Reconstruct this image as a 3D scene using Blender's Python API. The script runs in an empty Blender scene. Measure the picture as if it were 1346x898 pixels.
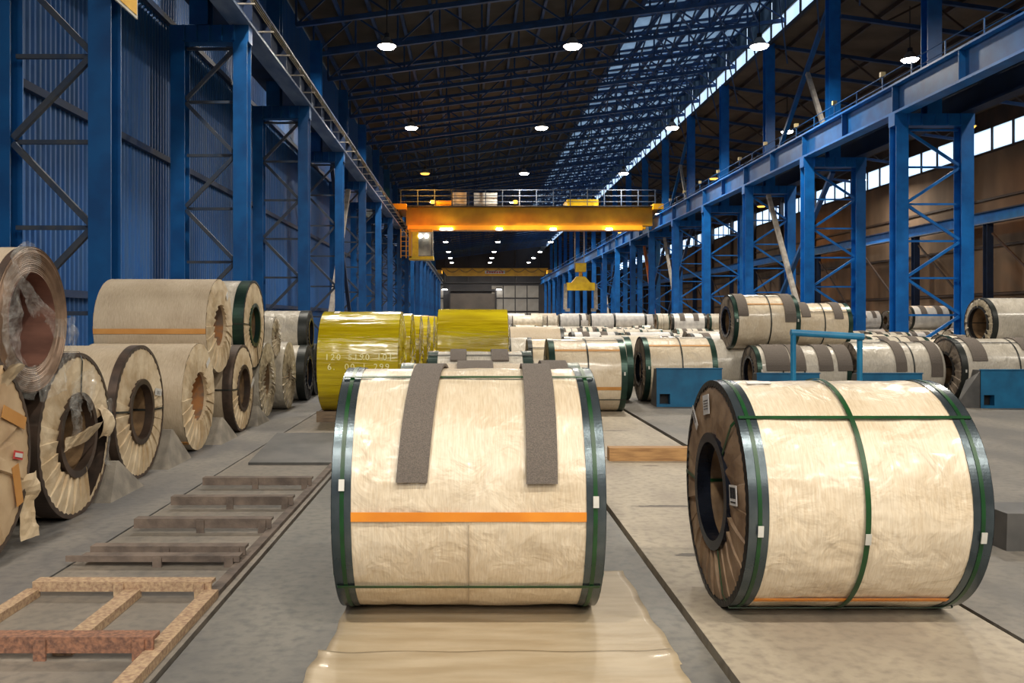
import bpy, bmesh, math, random
from mathutils import Vector, noise as mnoise

random.seed(11)
SC = bpy.context.scene
COL = SC.collection
PI = math.pi

# ------------------------------------------------------------------ camera
cam = bpy.data.cameras.new('camera')
cam.sensor_width = 36.0
cam.lens = 1160.0 / 1346.0 * 36.0
cam.shift_x = 57.0 / 1346.0
cam.shift_y = -30.0 / 1346.0
cam.clip_end = 600
cam_ob = bpy.data.objects.new('camera', cam)
COL.objects.link(cam_ob)
cam_ob.location = (0, 0, 1.7)
cam_ob.rotation_euler = (PI / 2, 0, 0)
SC.camera = cam_ob

# ------------------------------------------------------------------ world and exposure
w = bpy.data.worlds.new('sky')
SC.world = w
w.use_nodes = True
w.node_tree.nodes['Background'].inputs[0].default_value = (0.62, 0.80, 1.0, 1)
w.node_tree.nodes['Background'].inputs[1].default_value = 2.4
SC.view_settings.view_transform = 'Standard'
SC.view_settings.look = 'None'
SC.view_settings.gamma = 1.0
SC.view_settings.use_curve_mapping = False
SC.view_settings.exposure = 0.0
LAMP_W = 1120.0
LAMP_COL = (1.0, 0.92, 0.79)
SODIUM = (1.0, 0.42, 0.06)


# ------------------------------------------------------------------ helpers
def L(c):
    def f(v):
        v /= 255.0
        return v / 12.92 if v <= 0.04045 else ((v + 0.055) / 1.055) ** 2.4
    return (f(c[0]), f(c[1]), f(c[2]), 1.0)


MATS = {}


def pmat(name, c1, c2=None, scale=4.0, rough=0.5, metal=0.0, bump=0.0, bscale=20.0, stretch=(1, 1, 1), bstretch=None,
         coat=0.0, lo=0.35, hi=0.65, emit=None, estr=0.0, detail=4.0, rvar=0.0, bdist=0.02, spec=0.5, obvar=0.0):
    if name in MATS:
        return MATS[name]
    m = bpy.data.materials.new(name)
    m.use_nodes = True
    nt = m.node_tree
    b = nt.nodes['Principled BSDF']
    b.inputs['Roughness'].default_value = rough
    b.inputs['Metallic'].default_value = metal
    b.inputs['Base Color'].default_value = L(c1)
    b.inputs['Specular IOR Level'].default_value = spec
    if coat:
        b.inputs['Coat Weight'].default_value = coat
        b.inputs['Coat Roughness'].default_value = 0.12
    if emit:
        b.inputs['Emission Color'].default_value = (*emit, 1)
        b.inputs['Emission Strength'].default_value = estr
    tc = nt.nodes.new('ShaderNodeTexCoord')
    if c2:
        mp = nt.nodes.new('ShaderNodeMapping')
        mp.inputs['Scale'].default_value = stretch
        n = nt.nodes.new('ShaderNodeTexNoise')
        n.inputs['Scale'].default_value = scale
        n.inputs['Detail'].default_value = detail
        r = nt.nodes.new('ShaderNodeValToRGB')
        r.color_ramp.elements[0].position = lo
        r.color_ramp.elements[0].color = L(c1)
        r.color_ramp.elements[1].position = hi
        r.color_ramp.elements[1].color = L(c2)
        nt.links.new(tc.outputs['Object'], mp.inputs[0])
        nt.links.new(mp.outputs[0], n.inputs[0])
        nt.links.new(n.outputs[0], r.inputs[0])
        out = r.outputs[0]
        if obvar:
            oi = nt.nodes.new('ShaderNodeObjectInfo')
            mr0 = nt.nodes.new('ShaderNodeMapRange')
            mr0.inputs[3].default_value = 1 - obvar
            mr0.inputs[4].default_value = 1 + obvar * 0.4
            nt.links.new(oi.outputs['Random'], mr0.inputs[0])
            hs = nt.nodes.new('ShaderNodeHueSaturation')
            nt.links.new(mr0.outputs[0], hs.inputs['Value'])
            nt.links.new(out, hs.inputs['Color'])
            out = hs.outputs[0]
        nt.links.new(out, b.inputs['Base Color'])
        if rvar:
            mr = nt.nodes.new('ShaderNodeMapRange')
            mr.inputs[3].default_value = max(0.02, rough - rvar)
            mr.inputs[4].default_value = min(1, rough + rvar)
            nt.links.new(n.outputs[0], mr.inputs[0])
            nt.links.new(mr.outputs[0], b.inputs['Roughness'])
    if bump:
        mp2 = nt.nodes.new('ShaderNodeMapping')
        mp2.inputs['Scale'].default_value = bstretch or stretch
        n2 = nt.nodes.new('ShaderNodeTexNoise')
        n2.inputs['Scale'].default_value = bscale
        n2.inputs['Detail'].default_value = 3
        bp = nt.nodes.new('ShaderNodeBump')
        bp.inputs['Strength'].default_value = bump
        bp.inputs['Distance'].default_value = bdist
        nt.links.new(tc.outputs['Object'], mp2.inputs[0])
        nt.links.new(mp2.outputs[0], n2.inputs[0])
        nt.links.new(n2.outputs[0], bp.inputs['Height'])
        nt.links.new(bp.outputs[0], b.inputs['Normal'])
    MATS[name] = m
    return m


def emat(name, col, strength):
    m = bpy.data.materials.new(name)
    m.use_nodes = True
    nt = m.node_tree
    nt.nodes.remove(nt.nodes['Principled BSDF'])
    e = nt.nodes.new('ShaderNodeEmission')
    e.inputs[0].default_value = (*col, 1)
    e.inputs[1].default_value = strength
    nt.links.new(e.outputs[0], nt.nodes['Material Output'].inputs[0])
    MATS[name] = m
    return m


def translucent(name, col, low=.35):
    m = bpy.data.materials.new(name)
    m.use_nodes = True
    nt = m.node_tree
    nt.nodes.remove(nt.nodes['Principled BSDF'])
    t = nt.nodes.new('ShaderNodeBsdfTranslucent')
    tc = nt.nodes.new('ShaderNodeTexCoord')
    n = nt.nodes.new('ShaderNodeTexNoise')
    n.inputs['Scale'].default_value = 0.6
    n.inputs['Detail'].default_value = 5
    r = nt.nodes.new('ShaderNodeValToRGB')
    r.color_ramp.elements[0].position = 0.35
    r.color_ramp.elements[1].position = 0.65
    r.color_ramp.elements[0].color = (col[0] * low, col[1] * low * 1.08, col[2] * low * 1.2, 1)
    r.color_ramp.elements[1].color = (*col, 1)
    nt.links.new(tc.outputs['Object'], n.inputs[0])
    nt.links.new(n.outputs[0], r.inputs[0])
    nt.links.new(r.outputs[0], t.inputs[0])
    nt.links.new(t.outputs[0], nt.nodes['Material Output'].inputs[0])
    MATS[name] = m
    return m


def film(name, col, opacity, rough=0.08):
    """thin crumpled clear film: mostly see-through with glossy glints"""
    m = bpy.data.materials.new(name)
    m.use_nodes = True
    nt = m.node_tree
    b = nt.nodes['Principled BSDF']
    b.inputs['Base Color'].default_value = L(col)
    b.inputs['Roughness'].default_value = rough
    b.inputs['Specular IOR Level'].default_value = 1.0
    tc = nt.nodes.new('ShaderNodeTexCoord')
    n = nt.nodes.new('ShaderNodeTexNoise')
    n.inputs['Scale'].default_value = 14
    n.inputs['Detail'].default_value = 6
    bp = nt.nodes.new('ShaderNodeBump')
    bp.inputs['Strength'].default_value = 1.0
    bp.inputs['Distance'].default_value = 0.05
    nt.links.new(tc.outputs['Object'], n.inputs[0])
    nt.links.new(n.outputs[0], bp.inputs['Height'])
    nt.links.new(bp.outputs[0], b.inputs['Normal'])
    r = nt.nodes.new('ShaderNodeMapRange')
    r.inputs[1].default_value = 0.35
    r.inputs[2].default_value = 0.7
    r.inputs[3].default_value = opacity * 0.45
    r.inputs[4].default_value = min(1, opacity * 1.6)
    nt.links.new(n.outputs[0], r.inputs[0])
    nt.links.new(r.outputs[0], b.inputs['Alpha'])
    MATS[name] = m
    return m


class MB:
    def __init__(self):
        self.v = []
        self.f = []
        self.mi = []
        self.cur = 0

    def add(self, vs, fs):
        o = len(self.v)
        self.v += [tuple(x) for x in vs]
        self.f += [tuple(i + o for i in f) for f in fs]
        self.mi += [self.cur] * len(fs)
        return self

    def box(self, x0, x1, y0, y1, z0, z1):
        return self.add([(x0, y0, z0), (x1, y0, z0), (x1, y1, z0), (x0, y1, z0), (x0, y0, z1), (x1, y0, z1), (x1, y1, z1), (x0, y1, z1)],
                        [(0, 3, 2, 1), (4, 5, 6, 7), (0, 1, 5, 4), (1, 2, 6, 5), (2, 3, 7, 6), (3, 0, 4, 7)])

    def bar(self, p, q, w, h, up=(0, 0, 1)):
        p, q = Vector(p), Vector(q)
        d = (q - p).normalized()
        u = Vector(up)
        if abs(d.dot(u)) > 0.98:
            u = Vector((0, 1, 0))
        s = d.cross(u).normalized() * (w / 2)
        t = s.cross(d).normalized() * (h / 2)
        vs = [p - s - t, p + s - t, p + s + t, p - s + t, q - s - t, q + s - t, q + s + t, q - s + t]
        return self.add(vs, [(0, 3, 2, 1), (4, 5, 6, 7), (0, 1, 5, 4), (1, 2, 6, 5), (2, 3, 7, 6), (3, 0, 4, 7)])

    def tube(self, p, q, r, n=10, r2=None):
        p, q = Vector(p), Vector(q)
        d = (q - p).normalized()
        u = Vector((0, 0, 1)) if abs(d.z) < 0.95 else Vector((1, 0, 0))
        s = d.cross(u).normalized()
        t = s.cross(d)
        r2 = r if r2 is None else r2
        vs = []
        for k in range(n):
            a = 2 * PI * k / n
            vs.append(p + (s * math.cos(a) + t * math.sin(a)) * r)
        for k in range(n):
            a = 2 * PI * k / n
            vs.append(q + (s * math.cos(a) + t * math.sin(a)) * r2)
        fs = [(k, (k + 1) % n, n + (k + 1) % n, n + k) for k in range(n)]
        fs += [tuple(range(n - 1, -1, -1)), tuple(range(n, 2 * n))]
        return self.add(vs, fs)

    def lathe_x(self, prof, n, zc, closed=True, smooth_noise=None):
        """prof: list of (x, r); revolved round the X axis at height zc."""
        vs, fs = [], []
        m = len(prof)
        for k in range(n):
            a = 2 * PI * k / n
            for (x, r) in prof:
                vs.append((x, -r * math.cos(a), zc + r * math.sin(a)))
        for k in range(n):
            k2 = (k + 1) % n
            for j in range(m if closed else m - 1):
                j2 = (j + 1) % m
                fs.append((k * m + j, k * m + j2, k2 * m + j2, k2 * m + j))
        return self.add(vs, fs)

    def mesh(self, name, mats):
        me = bpy.data.meshes.new(name)
        me.from_pydata(self.v, [], self.f)
        for m in (mats if isinstance(mats, (list, tuple)) else [mats]):
            me.materials.append(m)
        if any(self.mi):
            me.polygons.foreach_set('material_index', self.mi)
        me.update()
        return me

    def build(self, name, mats, parent=None, smooth=False, fix=False):
        me = self.mesh(name, mats)
        if fix:
            bm = bmesh.new()
            bm.from_mesh(me)
            bmesh.ops.recalc_face_normals(bm, faces=bm.faces)
            bm.to_mesh(me)
            bm.free()
        if smooth:
            me.shade_smooth()
        return put(name, me, parent)


def put(name, me, parent=None, loc=(0, 0, 0)):
    o = bpy.data.objects.new(name, me)
    COL.objects.link(o)
    o.parent = parent
    o.location = loc
    return o


def tag(o, label=None, cat=None, group=None, kind=None):
    if label:
        o['label'] = label
    if cat:
        o['category'] = cat
    if group:
        o['group'] = group
    if kind:
        o['kind'] = kind
    return o


def thing(name, label, cat, loc=(0, 0, 0), group=None, rz=0):
    o = bpy.data.objects.new(name, None)
    o.empty_display_size = 0.2
    COL.objects.link(o)
    o.location = loc
    o.rotation_euler = (0, 0, rz)
    return tag(o, label, cat, group)


def copy_tree(o, loc, label, parent=None, scale=None, skip=()):
    c = o.copy()
    COL.objects.link(c)
    c.parent = parent
    if loc is not None:
        c.location = loc
    if scale:
        c.scale = scale
    if label:
        c['label'] = label
    kids = KIDS.get(o.name)
    if kids is None:
        kids = KIDS[o.name] = [k for k in o.children]
    for ch in kids:
        if ch.name.split('.')[0] in skip:
            continue
        copy_tree(ch, None, None, c, None, skip)
    return c


KIDS = {}
ORD = ['first', 'second', 'third', 'fourth', 'fifth', 'sixth', 'seventh', 'eighth', 'ninth', 'tenth', 'eleventh', 'twelfth', 'thirteenth',
       'fourteenth', 'fifteenth', 'sixteenth', 'seventeenth', 'eighteenth', 'nineteenth', 'twentieth', 'twenty-first', 'twenty-second',
       'twenty-third', 'twenty-fourth', 'twenty-fifth', 'twenty-sixth', 'twenty-seventh', 'twenty-eighth', 'twenty-ninth', 'thirtieth',
       'thirty-first', 'thirty-second', 'thirty-third', 'thirty-fourth', 'thirty-fifth', 'thirty-sixth', 'thirty-seventh', 'thirty-eighth']

def wrap_mat(name, c1, c2, crumple=.5, rough=.42, coat=.25, weave=.12):
    """woven plastic wrap: fine threads, broad creases, slightly glossy"""
    m = bpy.data.materials.new(name)
    m.use_nodes = True
    nt = m.node_tree
    b = nt.nodes['Principled BSDF']
    b.inputs['Coat Weight'].default_value = coat
    b.inputs['Coat Roughness'].default_value = .16
    tc = nt.nodes.new('ShaderNodeTexCoord')

    def nz(stretch, scale, detail=3.0, dist=0.0):
        mp = nt.nodes.new('ShaderNodeMapping')
        mp.inputs['Scale'].default_value = stretch
        n = nt.nodes.new('ShaderNodeTexNoise')
        n.inputs['Scale'].default_value = scale
        n.inputs['Detail'].default_value = detail
        n.inputs['Distortion'].default_value = dist
        nt.links.new(tc.outputs['Object'], mp.inputs[0])
        nt.links.new(mp.outputs[0], n.inputs[0])
        return n.outputs[0]
    thread = nz((34, 3.2, 3.2), 4.0, 2)
    cloud = nz((1, 1, 1), 2.2, 5)
    ad = nt.nodes.new('ShaderNodeMath')
    ad.operation = 'ADD'
    sc = nt.nodes.new('ShaderNodeMath')
    sc.operation = 'MULTIPLY'
    sc.inputs[1].default_value = .5
    nt.links.new(thread, ad.inputs[0])
    nt.links.new(cloud, ad.inputs[1])
    nt.links.new(ad.outputs[0], sc.inputs[0])
    r = nt.nodes.new('ShaderNodeValToRGB')
    r.color_ramp.elements[0].position = .36
    r.color_ramp.elements[1].position = .64
    r.color_ramp.elements[0].color = L(c2)
    r.color_ramp.elements[1].color = L(c1)
    nt.links.new(sc.outputs[0], r.inputs[0])
    nt.links.new(r.outputs[0], b.inputs['Base Color'])
    mr = nt.nodes.new('ShaderNodeMapRange')
    mr.inputs[3].default_value = rough - .12
    mr.inputs[4].default_value = rough + .14
    nt.links.new(cloud, mr.inputs[0])
    nt.links.new(mr.outputs[0], b.inputs['Roughness'])
    cr = nz((1.2, 1.0, 1.0), 4.6, 4, .6)
    b1 = nt.nodes.new('ShaderNodeBump')
    b1.inputs['Strength'].default_value = crumple
    b1.inputs['Distance'].default_value = .05
    nt.links.new(cr, b1.inputs['Height'])
    b2 = nt.nodes.new('ShaderNodeBump')
    b2.inputs['Strength'].default_value = weave
    b2.inputs['Distance'].default_value = .01
    nt.links.new(thread, b2.inputs['Height'])
    nt.links.new(b1.outputs[0], b2.inputs['Normal'])
    nt.links.new(b2.outputs[0], b.inputs['Normal'])
    MATS[name] = m
    return m


# ------------------------------------------------------------------ materials
M_BLUE = pmat('blue_steel', (5, 88, 152), (4, 70, 128), scale=1.5, rough=0.45, bump=0.05, bscale=40)
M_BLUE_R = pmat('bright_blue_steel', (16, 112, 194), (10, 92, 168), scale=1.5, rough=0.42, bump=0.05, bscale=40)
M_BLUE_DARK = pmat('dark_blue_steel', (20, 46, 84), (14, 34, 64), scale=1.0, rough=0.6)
M_TRUSS = pmat('truss_steel', (30, 72, 124), (24, 54, 92), scale=1.0, rough=0.6)
M_BRACE = pmat('dusty_brace_steel', (70, 74, 80), (40, 58, 84), scale=3.0, rough=0.6)
M_FLANGE = pmat('worn_flange', (120, 136, 160), (70, 92, 128), scale=2.0, rough=0.4, stretch=(1, .3, 1))
M_CORR = pmat('corrugated_blue', (16, 86, 156), (52, 90, 136), scale=1.1, rough=0.5, stretch=(1, 5, .35), lo=.3, hi=.75)
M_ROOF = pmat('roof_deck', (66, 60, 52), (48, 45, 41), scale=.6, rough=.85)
M_GREY = pmat('grey_prop_steel', (176, 168, 158), (140, 134, 126), scale=3, rough=.6)
M_DARK = pmat('dark_steel', (44, 44, 48), (30, 30, 34), scale=3, rough=.55)
M_YEL = pmat('crane_yellow', (226, 164, 14), (206, 144, 8), scale=.8, rough=.45)
M_YEL2 = pmat('crane_lemon', (238, 200, 30), (214, 170, 14), scale=2, rough=.45)
M_WHITE = pmat('white_paint', (220, 218, 210), (190, 188, 180), scale=3, rough=.5)
M_TAN = pmat('tan_cladding', (134, 110, 88), (98, 80, 64), scale=.35, rough=.8, stretch=(1, 1, .4))
M_BROWN = pmat('brown_steel', (70, 54, 46), (50, 42, 40), scale=1, rough=.6)
M_GPANEL = pmat('grey_cladding', (150, 146, 140), (110, 108, 104), scale=.2, rough=.8)
M_BACK = pmat('back_cladding', (64, 62, 64), (46, 46, 50), scale=.2, rough=.85)
M_WRAP = wrap_mat('woven_wrap', (232, 218, 194), (208, 188, 158), .6, .34, .55)
M_WRAP2 = wrap_mat('aged_wrap', (196, 180, 156), (172, 154, 130), .25, .55, .1)
M_WRAPG = wrap_mat('grey_wrap', (214, 206, 192), (172, 164, 150), .6, .34, .4, .05)
M_WRAPF = pmat('far_wrap', (226, 216, 198), (196, 184, 164), scale=2.0, rough=.45, stretch=(4, 1, 1), obvar=.22, coat=.15)
M_WRAPW = pmat('white_wrap', (232, 228, 222), (206, 202, 198), scale=2.0, rough=.4, stretch=(4, 1, 1), obvar=.12, coat=.2)
M_COVER = pmat('pleated_paper', (222, 204, 174), (190, 166, 132), scale=5, rough=.6, bump=.3, bscale=14)
M_COVER_SH = pmat('shaded_pleated_paper', (160, 134, 106), (120, 96, 74), scale=6, rough=.6, bump=.3, bscale=14)  # browner, darker copy of the pleated paper, end-face shade put into its colour
M_COVERD = pmat('dark_pleated_paper', (138, 124, 108), (92, 82, 72), scale=6, rough=.5, bump=.4, bscale=14)
M_COVERG = pmat('crumpled_pale_cover', (200, 186, 160), (140, 128, 108), scale=9, rough=.35, bump=.8, bscale=16, coat=.2)
M_BAND = pmat('steel_band', (92, 102, 108), (72, 84, 90), scale=6, rough=.26, metal=.7, bump=.03, bscale=60)
M_BANDG = pmat('green_steel_band', (46, 74, 62), (38, 60, 56), scale=6, rough=.3, metal=.5)
M_BANDB = pmat('brown_steel_band', (92, 76, 66), (68, 58, 52), scale=7, rough=.5, metal=.4)
M_STRAP = pmat('green_strap', (20, 74, 34), (14, 58, 26), scale=8, rough=.35)
M_STRAPD = pmat('dark_strap', (40, 44, 42), (30, 34, 32), scale=8, rough=.4)
M_BLACK = pmat('black_rubber', (20, 20, 24), (12, 12, 14), scale=8, rough=.5)
M_RING = pmat('core_ring_steel', (40, 46, 60), (26, 30, 40), scale=6, rough=.25, metal=.5)
M_RINGB = pmat('brown_core_ring', (84, 68, 58), (60, 50, 44), scale=6, rough=.45, metal=.3)
M_CORE = pmat('core_paper', (150, 122, 90), (104, 82, 60), scale=6, rough=.45, bump=.5, bscale=10)
M_RUST_CORE = pmat('rusty_core', (182, 126, 76), (128, 112, 98), scale=5, rough=.7, lo=.42, hi=.6)
M_TAPE = pmat('orange_tape', (240, 152, 48), (226, 136, 40), scale=5, rough=.35, coat=.3)
M_TAPE2 = pmat('faded_tape', (206, 150, 84), (196, 138, 72), scale=5, rough=.5)
M_FELT = pmat('grey_felt', (120, 110, 102), (98, 91, 85), scale=160, rough=.95, bump=.4, bscale=200, lo=.4, hi=.6)
M_YFILM = pmat('yellow_film', (206, 186, 20), (170, 148, 10), scale=1.4, rough=.2, bump=.35, bscale=3.5, stretch=(.6, 1.5, 5), bstretch=(.5, 1, 5),
               coat=.5, bdist=.06)
M_YTXT = pmat('pale_yellow_print', (250, 244, 186), (244, 236, 160), scale=30, rough=.5)
M_STICK = pmat('sticker_paper', (226, 224, 220), (206, 204, 200), scale=6, rough=.5)
M_INK = pmat('ink', (24, 24, 28), rough=.6)
M_STEELFACE = pmat('coil_steel_face', (156, 130, 110), (122, 100, 84), scale=6, rough=.45, metal=.4)
M_RUST = pmat('rusty_steel', (152, 108, 84), (104, 76, 64), scale=45, rough=.8, bump=.25, bscale=40)
M_RUST2 = pmat('rust_dark', (116, 102, 92), (84, 74, 68), scale=7, rough=.8, bump=.25, bscale=40)
M_RUSTT = pmat('dusty_rust', (182, 156, 124), (144, 116, 94), scale=45, rough=.85, bump=.25, bscale=40)
M_PLATE = pmat('grey_plate', (96, 94, 92), (72, 72, 72), scale=3, rough=.5, metal=.3)
M_CONC = pmat('concrete_chock', (150, 142, 130), (120, 114, 106), scale=5, rough=.9, bump=.2, bscale=40)
M_CHOCK = pmat('blue_chock_paint', (22, 106, 150), (16, 86, 126), scale=3, rough=.45, bump=.06, bscale=20)
M_TUBEB = pmat('light_blue_tube', (42, 140, 186), (30, 118, 164), scale=3, rough=.4)
M_WOOD = pmat('timber', (190, 148, 98), (150, 112, 74), scale=4, rough=.8, stretch=(1, 8, 8))
M_WOODG = pmat('grey_timber', (126, 108, 88), (94, 80, 68), scale=4, rough=.85, stretch=(1, 8, 8))
M_SHEET = pmat('floor_wrap_sheet', (184, 168, 142), (168, 150, 122), scale=2.5, rough=.5, stretch=(.8, 4, 1), bump=.3, bscale=5, bstretch=(1, 2, 1), coat=.15)
M_SIGNY = pmat('sign_yellow', (236, 186, 24), (226, 170, 18), scale=3, rough=.5)
M_GLASS = pmat('cab_glass', (190, 190, 176), (120, 120, 116), scale=.8, rough=.15)
M_LENS = emat('lamp_lens', (1.0, .95, .86), 30.0)
M_LENS_S = emat('sodium_lens', (1.0, .50, .08), 2.4)
M_LENS_W = emat('small_lens', (1.0, .96, .9), 14.0)
M_ROOFLT = translucent('fibreglass_roof_light', (.16, .19, .22))
M_PANE = translucent('clear_strip_glazing', (.95, .95, .95), .9)
M_FILM = film('clear_torn_film', (226, 226, 222), .17)


def floor_mat(name, c1, c2, c3, stain=True, rough=.55):
    m = bpy.data.materials.new(name)
    m.use_nodes = True
    nt = m.node_tree
    b = nt.nodes['Principled BSDF']
    geo = nt.nodes.new('ShaderNodeNewGeometry')
    mp = nt.nodes.new('ShaderNodeMapping')
    mp.inputs['Scale'].default_value = (1, .45, 1)
    n1 = nt.nodes.new('ShaderNodeTexNoise')
    n1.inputs['Scale'].default_value = 1.1
    n1.inputs['Detail'].default_value = 6
    n2 = nt.nodes.new('ShaderNodeTexNoise')
    n2.inputs['Scale'].default_value = 14
    n2.inputs['Detail'].default_value = 6
    r1 = nt.nodes.new('ShaderNodeValToRGB')
    r1.color_ramp.elements[0].position = .40
    r1.color_ramp.elements[1].position = .62
    r1.color_ramp.elements[0].color = L(c1)
    r1.color_ramp.elements[1].color = L(c2)
    mx = nt.nodes.new('ShaderNodeMixRGB')
    mx.inputs[2].default_value = L(c3)
    r2 = nt.nodes.new('ShaderNodeMapRange')
    r2.inputs[1].default_value = .45
    r2.inputs[2].default_value = .75
    r2.inputs[4].default_value = .75
    nt.links.new(geo.outputs['Position'], mp.inputs[0])
    nt.links.new(mp.outputs[0], n1.inputs[0])
    nt.links.new(geo.outputs['Position'], n2.inputs[0])
    nt.links.new(n1.outputs[0], r1.inputs[0])
    nt.links.new(n2.outputs[0], r2.inputs[0])
    nt.links.new(r2.outputs[0], mx.inputs[0])
    nt.links.new(r1.outputs[0], mx.inputs[1])
    last = mx.outputs[0]
    if stain:
        # oil stains with a shape of their own: (x, y, half length, half width)
        for (sx, sy, ax, ay) in ((1.78, 8.0, .33, .055), (1.62, 6.35, .16, .05), (2.2, 13.4, .25, .06), (2.1, 10.2, .12, .03)):
            sub = nt.nodes.new('ShaderNodeVectorMath')
            sub.operation = 'SUBTRACT'
            sub.inputs[1].default_value = (sx, sy, 0)
            mul = nt.nodes.new('ShaderNodeVectorMath')
            mul.operation = 'MULTIPLY'
            mul.inputs[1].default_value = (1 / ax, 1 / ay, 0)
            ln = nt.nodes.new('ShaderNodeVectorMath')
            ln.operation = 'LENGTH'
            ad = nt.nodes.new('ShaderNodeMath')
            ad.operation = 'ADD'
            sc = nt.nodes.new('ShaderNodeMath')
            sc.operation = 'MULTIPLY'
            sc.inputs[1].default_value = 1.6
            mr = nt.nodes.new('ShaderNodeMapRange')
            mr.inputs[1].default_value = 1.85
            mr.inputs[2].default_value = 1.45
            mr.inputs[3].default_value = 0
            mr.inputs[4].default_value = .85
            m2 = nt.nodes.new('ShaderNodeMixRGB')
            m2.inputs[2].default_value = L((62, 52, 44))
            nt.links.new(geo.outputs['Position'], sub.inputs[0])
            nt.links.new(sub.outputs[0], mul.inputs[0])
            nt.links.new(mul.outputs[0], ln.inputs[0])
            nt.links.new(n2.outputs[0], sc.inputs[0])
            nt.links.new(ln.outputs['Value'], ad.inputs[0])
            nt.links.new(sc.outputs[0], ad.inputs[1])
            nt.links.new(ad.outputs[0], mr.inputs[0])
            nt.links.new(mr.outputs[0], m2.inputs[0])
            nt.links.new(last, m2.inputs[1])
            last = m2.outputs[0]
    nt.links.new(last, b.inputs['Base Color'])
    b.inputs['Roughness'].default_value = rough
    bp = nt.nodes.new('ShaderNodeBump')
    bp.inputs['Strength'].default_value = .15
    bp.inputs['Distance'].default_value = .02
    nt.links.new(n2.outputs[0], bp.inputs['Height'])
    nt.links.new(bp.outputs[0], b.inputs['Normal'])
    MATS[name] = m
    return m


M_FLOOR_L = floor_mat('concrete_path', (96, 95, 96), (134, 129, 122), (80, 80, 84), False, .5)
M_FLOOR_T = floor_mat('concrete_track', (110, 104, 96), (136, 126, 114), (90, 86, 82), False, .6)
M_FLOOR_M = floor_mat('concrete_middle', (82, 81, 80), (118, 114, 106), (70, 70, 72), False, .5)
M_FLOOR_R = floor_mat('concrete_pale_slab', (150, 138, 122), (178, 166, 146), (128, 118, 106), True, .6)
M_FLOOR_F = floor_mat('concrete_far', (98, 94, 89), (128, 121, 111), (86, 83, 79), False, .55)
M_PIT = pmat('joint_dirt', (34, 30, 28), (24, 22, 20), scale=6, rough=.95)

# ------------------------------------------------------------------ setting: floor
Y0, Y1 = -34.0, 222.0
fl = MB().box(-11, 40, Y0, Y1 + 1, -.16, -.07).build('floor', M_PIT)
tag(fl, 'dark dirt-filled base under the concrete floor slabs', 'floor', kind='structure')
for (xa, xb, ya, yb, mt) in ((-9.9, -2.76, Y0, Y1, M_FLOOR_L), (-2.74, -1.49, Y0, Y1, M_FLOOR_T), (-1.46, 1.225, Y0, Y1, M_FLOOR_M),
                             (1.27, 2.905, Y0, 10.80, M_FLOOR_R), (1.27, 2.86, 10.83, 60, M_FLOOR_R), (2.94, 19.0, Y0, 60, M_FLOOR_F),
                             (1.27, 19.0, 60.05, Y1, M_FLOOR_F), (19.05, 39, Y0, Y1, M_FLOOR_F)):
    MB().box(xa, xb, ya, yb, -.07, 0).build('floor_slab', mt, fl)

# ------------------------------------------------------------------ setting: walls
XL, XR = -9.6, 38.0
XC = 19.4


def zdeck(x):
    return 19.7 + .13 * x if x <= XC else 19.55 - .14 * (x - XC)


mb = MB()
per, ys = .24, []
y = Y0
k = 0
prof = []
while y < Y1:
    prof += [(0, y), (0, y + .08), (.055, y + .12), (.055, y + .20)]
    y += per
vs, fs = [], []
for (dx, yy) in prof:
    vs += [(XL + dx, yy, 0), (XL + dx, yy, zdeck(XL))]
for i in range(len(prof) - 1):
    fs.append((2 * i, 2 * i + 1, 2 * i + 3, 2 * i + 2))
mb.add(vs, fs)
wl = mb.build('wall_left', M_CORR)
tag(wl, 'blue corrugated sheet wall along the hall', 'wall', kind='structure')
for z in (2.2, 6.6, 11.0, 15.0):
    MB().box(XL + .02, XL + .2, 10, Y1, z, z + .18).build('girt', M_BLUE_DARK, wl)

wr = MB().box(XR, XR + .2, Y0, Y1, 0, 13.9).build('wall_right', M_BROWN)
tag(wr, 'brown clad wall of the neighbouring bay with dark posts', 'wall', kind='structure')
pm = MB().box(0, .12, .06, 9.94, 0.05, 3.3).mesh('wall_panel', M_TAN)
cm = MB().box(-.35, .1, -.25, .25, 0, 16.5).mesh('wall_post', M_BROWN)
for k in range(17):
    yy = 46.5 + 10 * k
    for j in range(4):
        put('wall_panel', pm, wr, (XR - .1, yy + .3, .1 + 3.45 * j))
    put('wall_post', cm, wr, (XR - .15, yy, 0))
for z in (3.4, 6.85, 10.3):
    MB().box(XR - .26, XR - .1, 40, Y1, z, z + .16).build('girt', M_BROWN, wr)
MB().box(XR, XR + .2, Y0, Y1, 15.6, 17.2).build('wall_header', M_BROWN, wr)

wb = MB().box(XL, XR, Y1, Y1 + .3, 0, 24).build('wall_back', M_BACK)
tag(wb, 'dark end wall of the hall with grey panels', 'wall', kind='structure')
bp_ = MB().box(.12, 2.88, -.15, 0, .1, 3.1).mesh('wall_panel', M_GPANEL)
for k in range(9):
    x0 = -9.3 + 3 * k
    for j in range(3):
        if -4.9 < x0 + 1.5 < 6.6:
            continue
        put('wall_panel', bp_, wb, (x0, Y1 - .02, .2 + 3.35 * j))
for z in (10.6, 14):
    MB().box(XL, XC, Y1 - .4, Y1, z, z + .3).build('girt', M_DARK, wb)
for x in (-6, 0, 6, 12, 18):
    MB().box(x - .2, x + .2, Y1 - .5, Y1, 10.9, 20).build('wall_post', M_DARK, wb)
d1 = MB().box(-4.6, 6.6, Y1 - .3, Y1 - .1, 0, 8.0).build('door_1', pmat('door_brown', (96, 88, 82), (80, 74, 70), scale=.3, rough=.7))
tag(d1, 'big brown sliding door in the end wall', 'door', kind='structure')
MB().box(-5.0, -4.6, Y1 - .6, Y1 - .05, 0, 8.6).build('door_jamb', M_DARK, d1)
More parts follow.
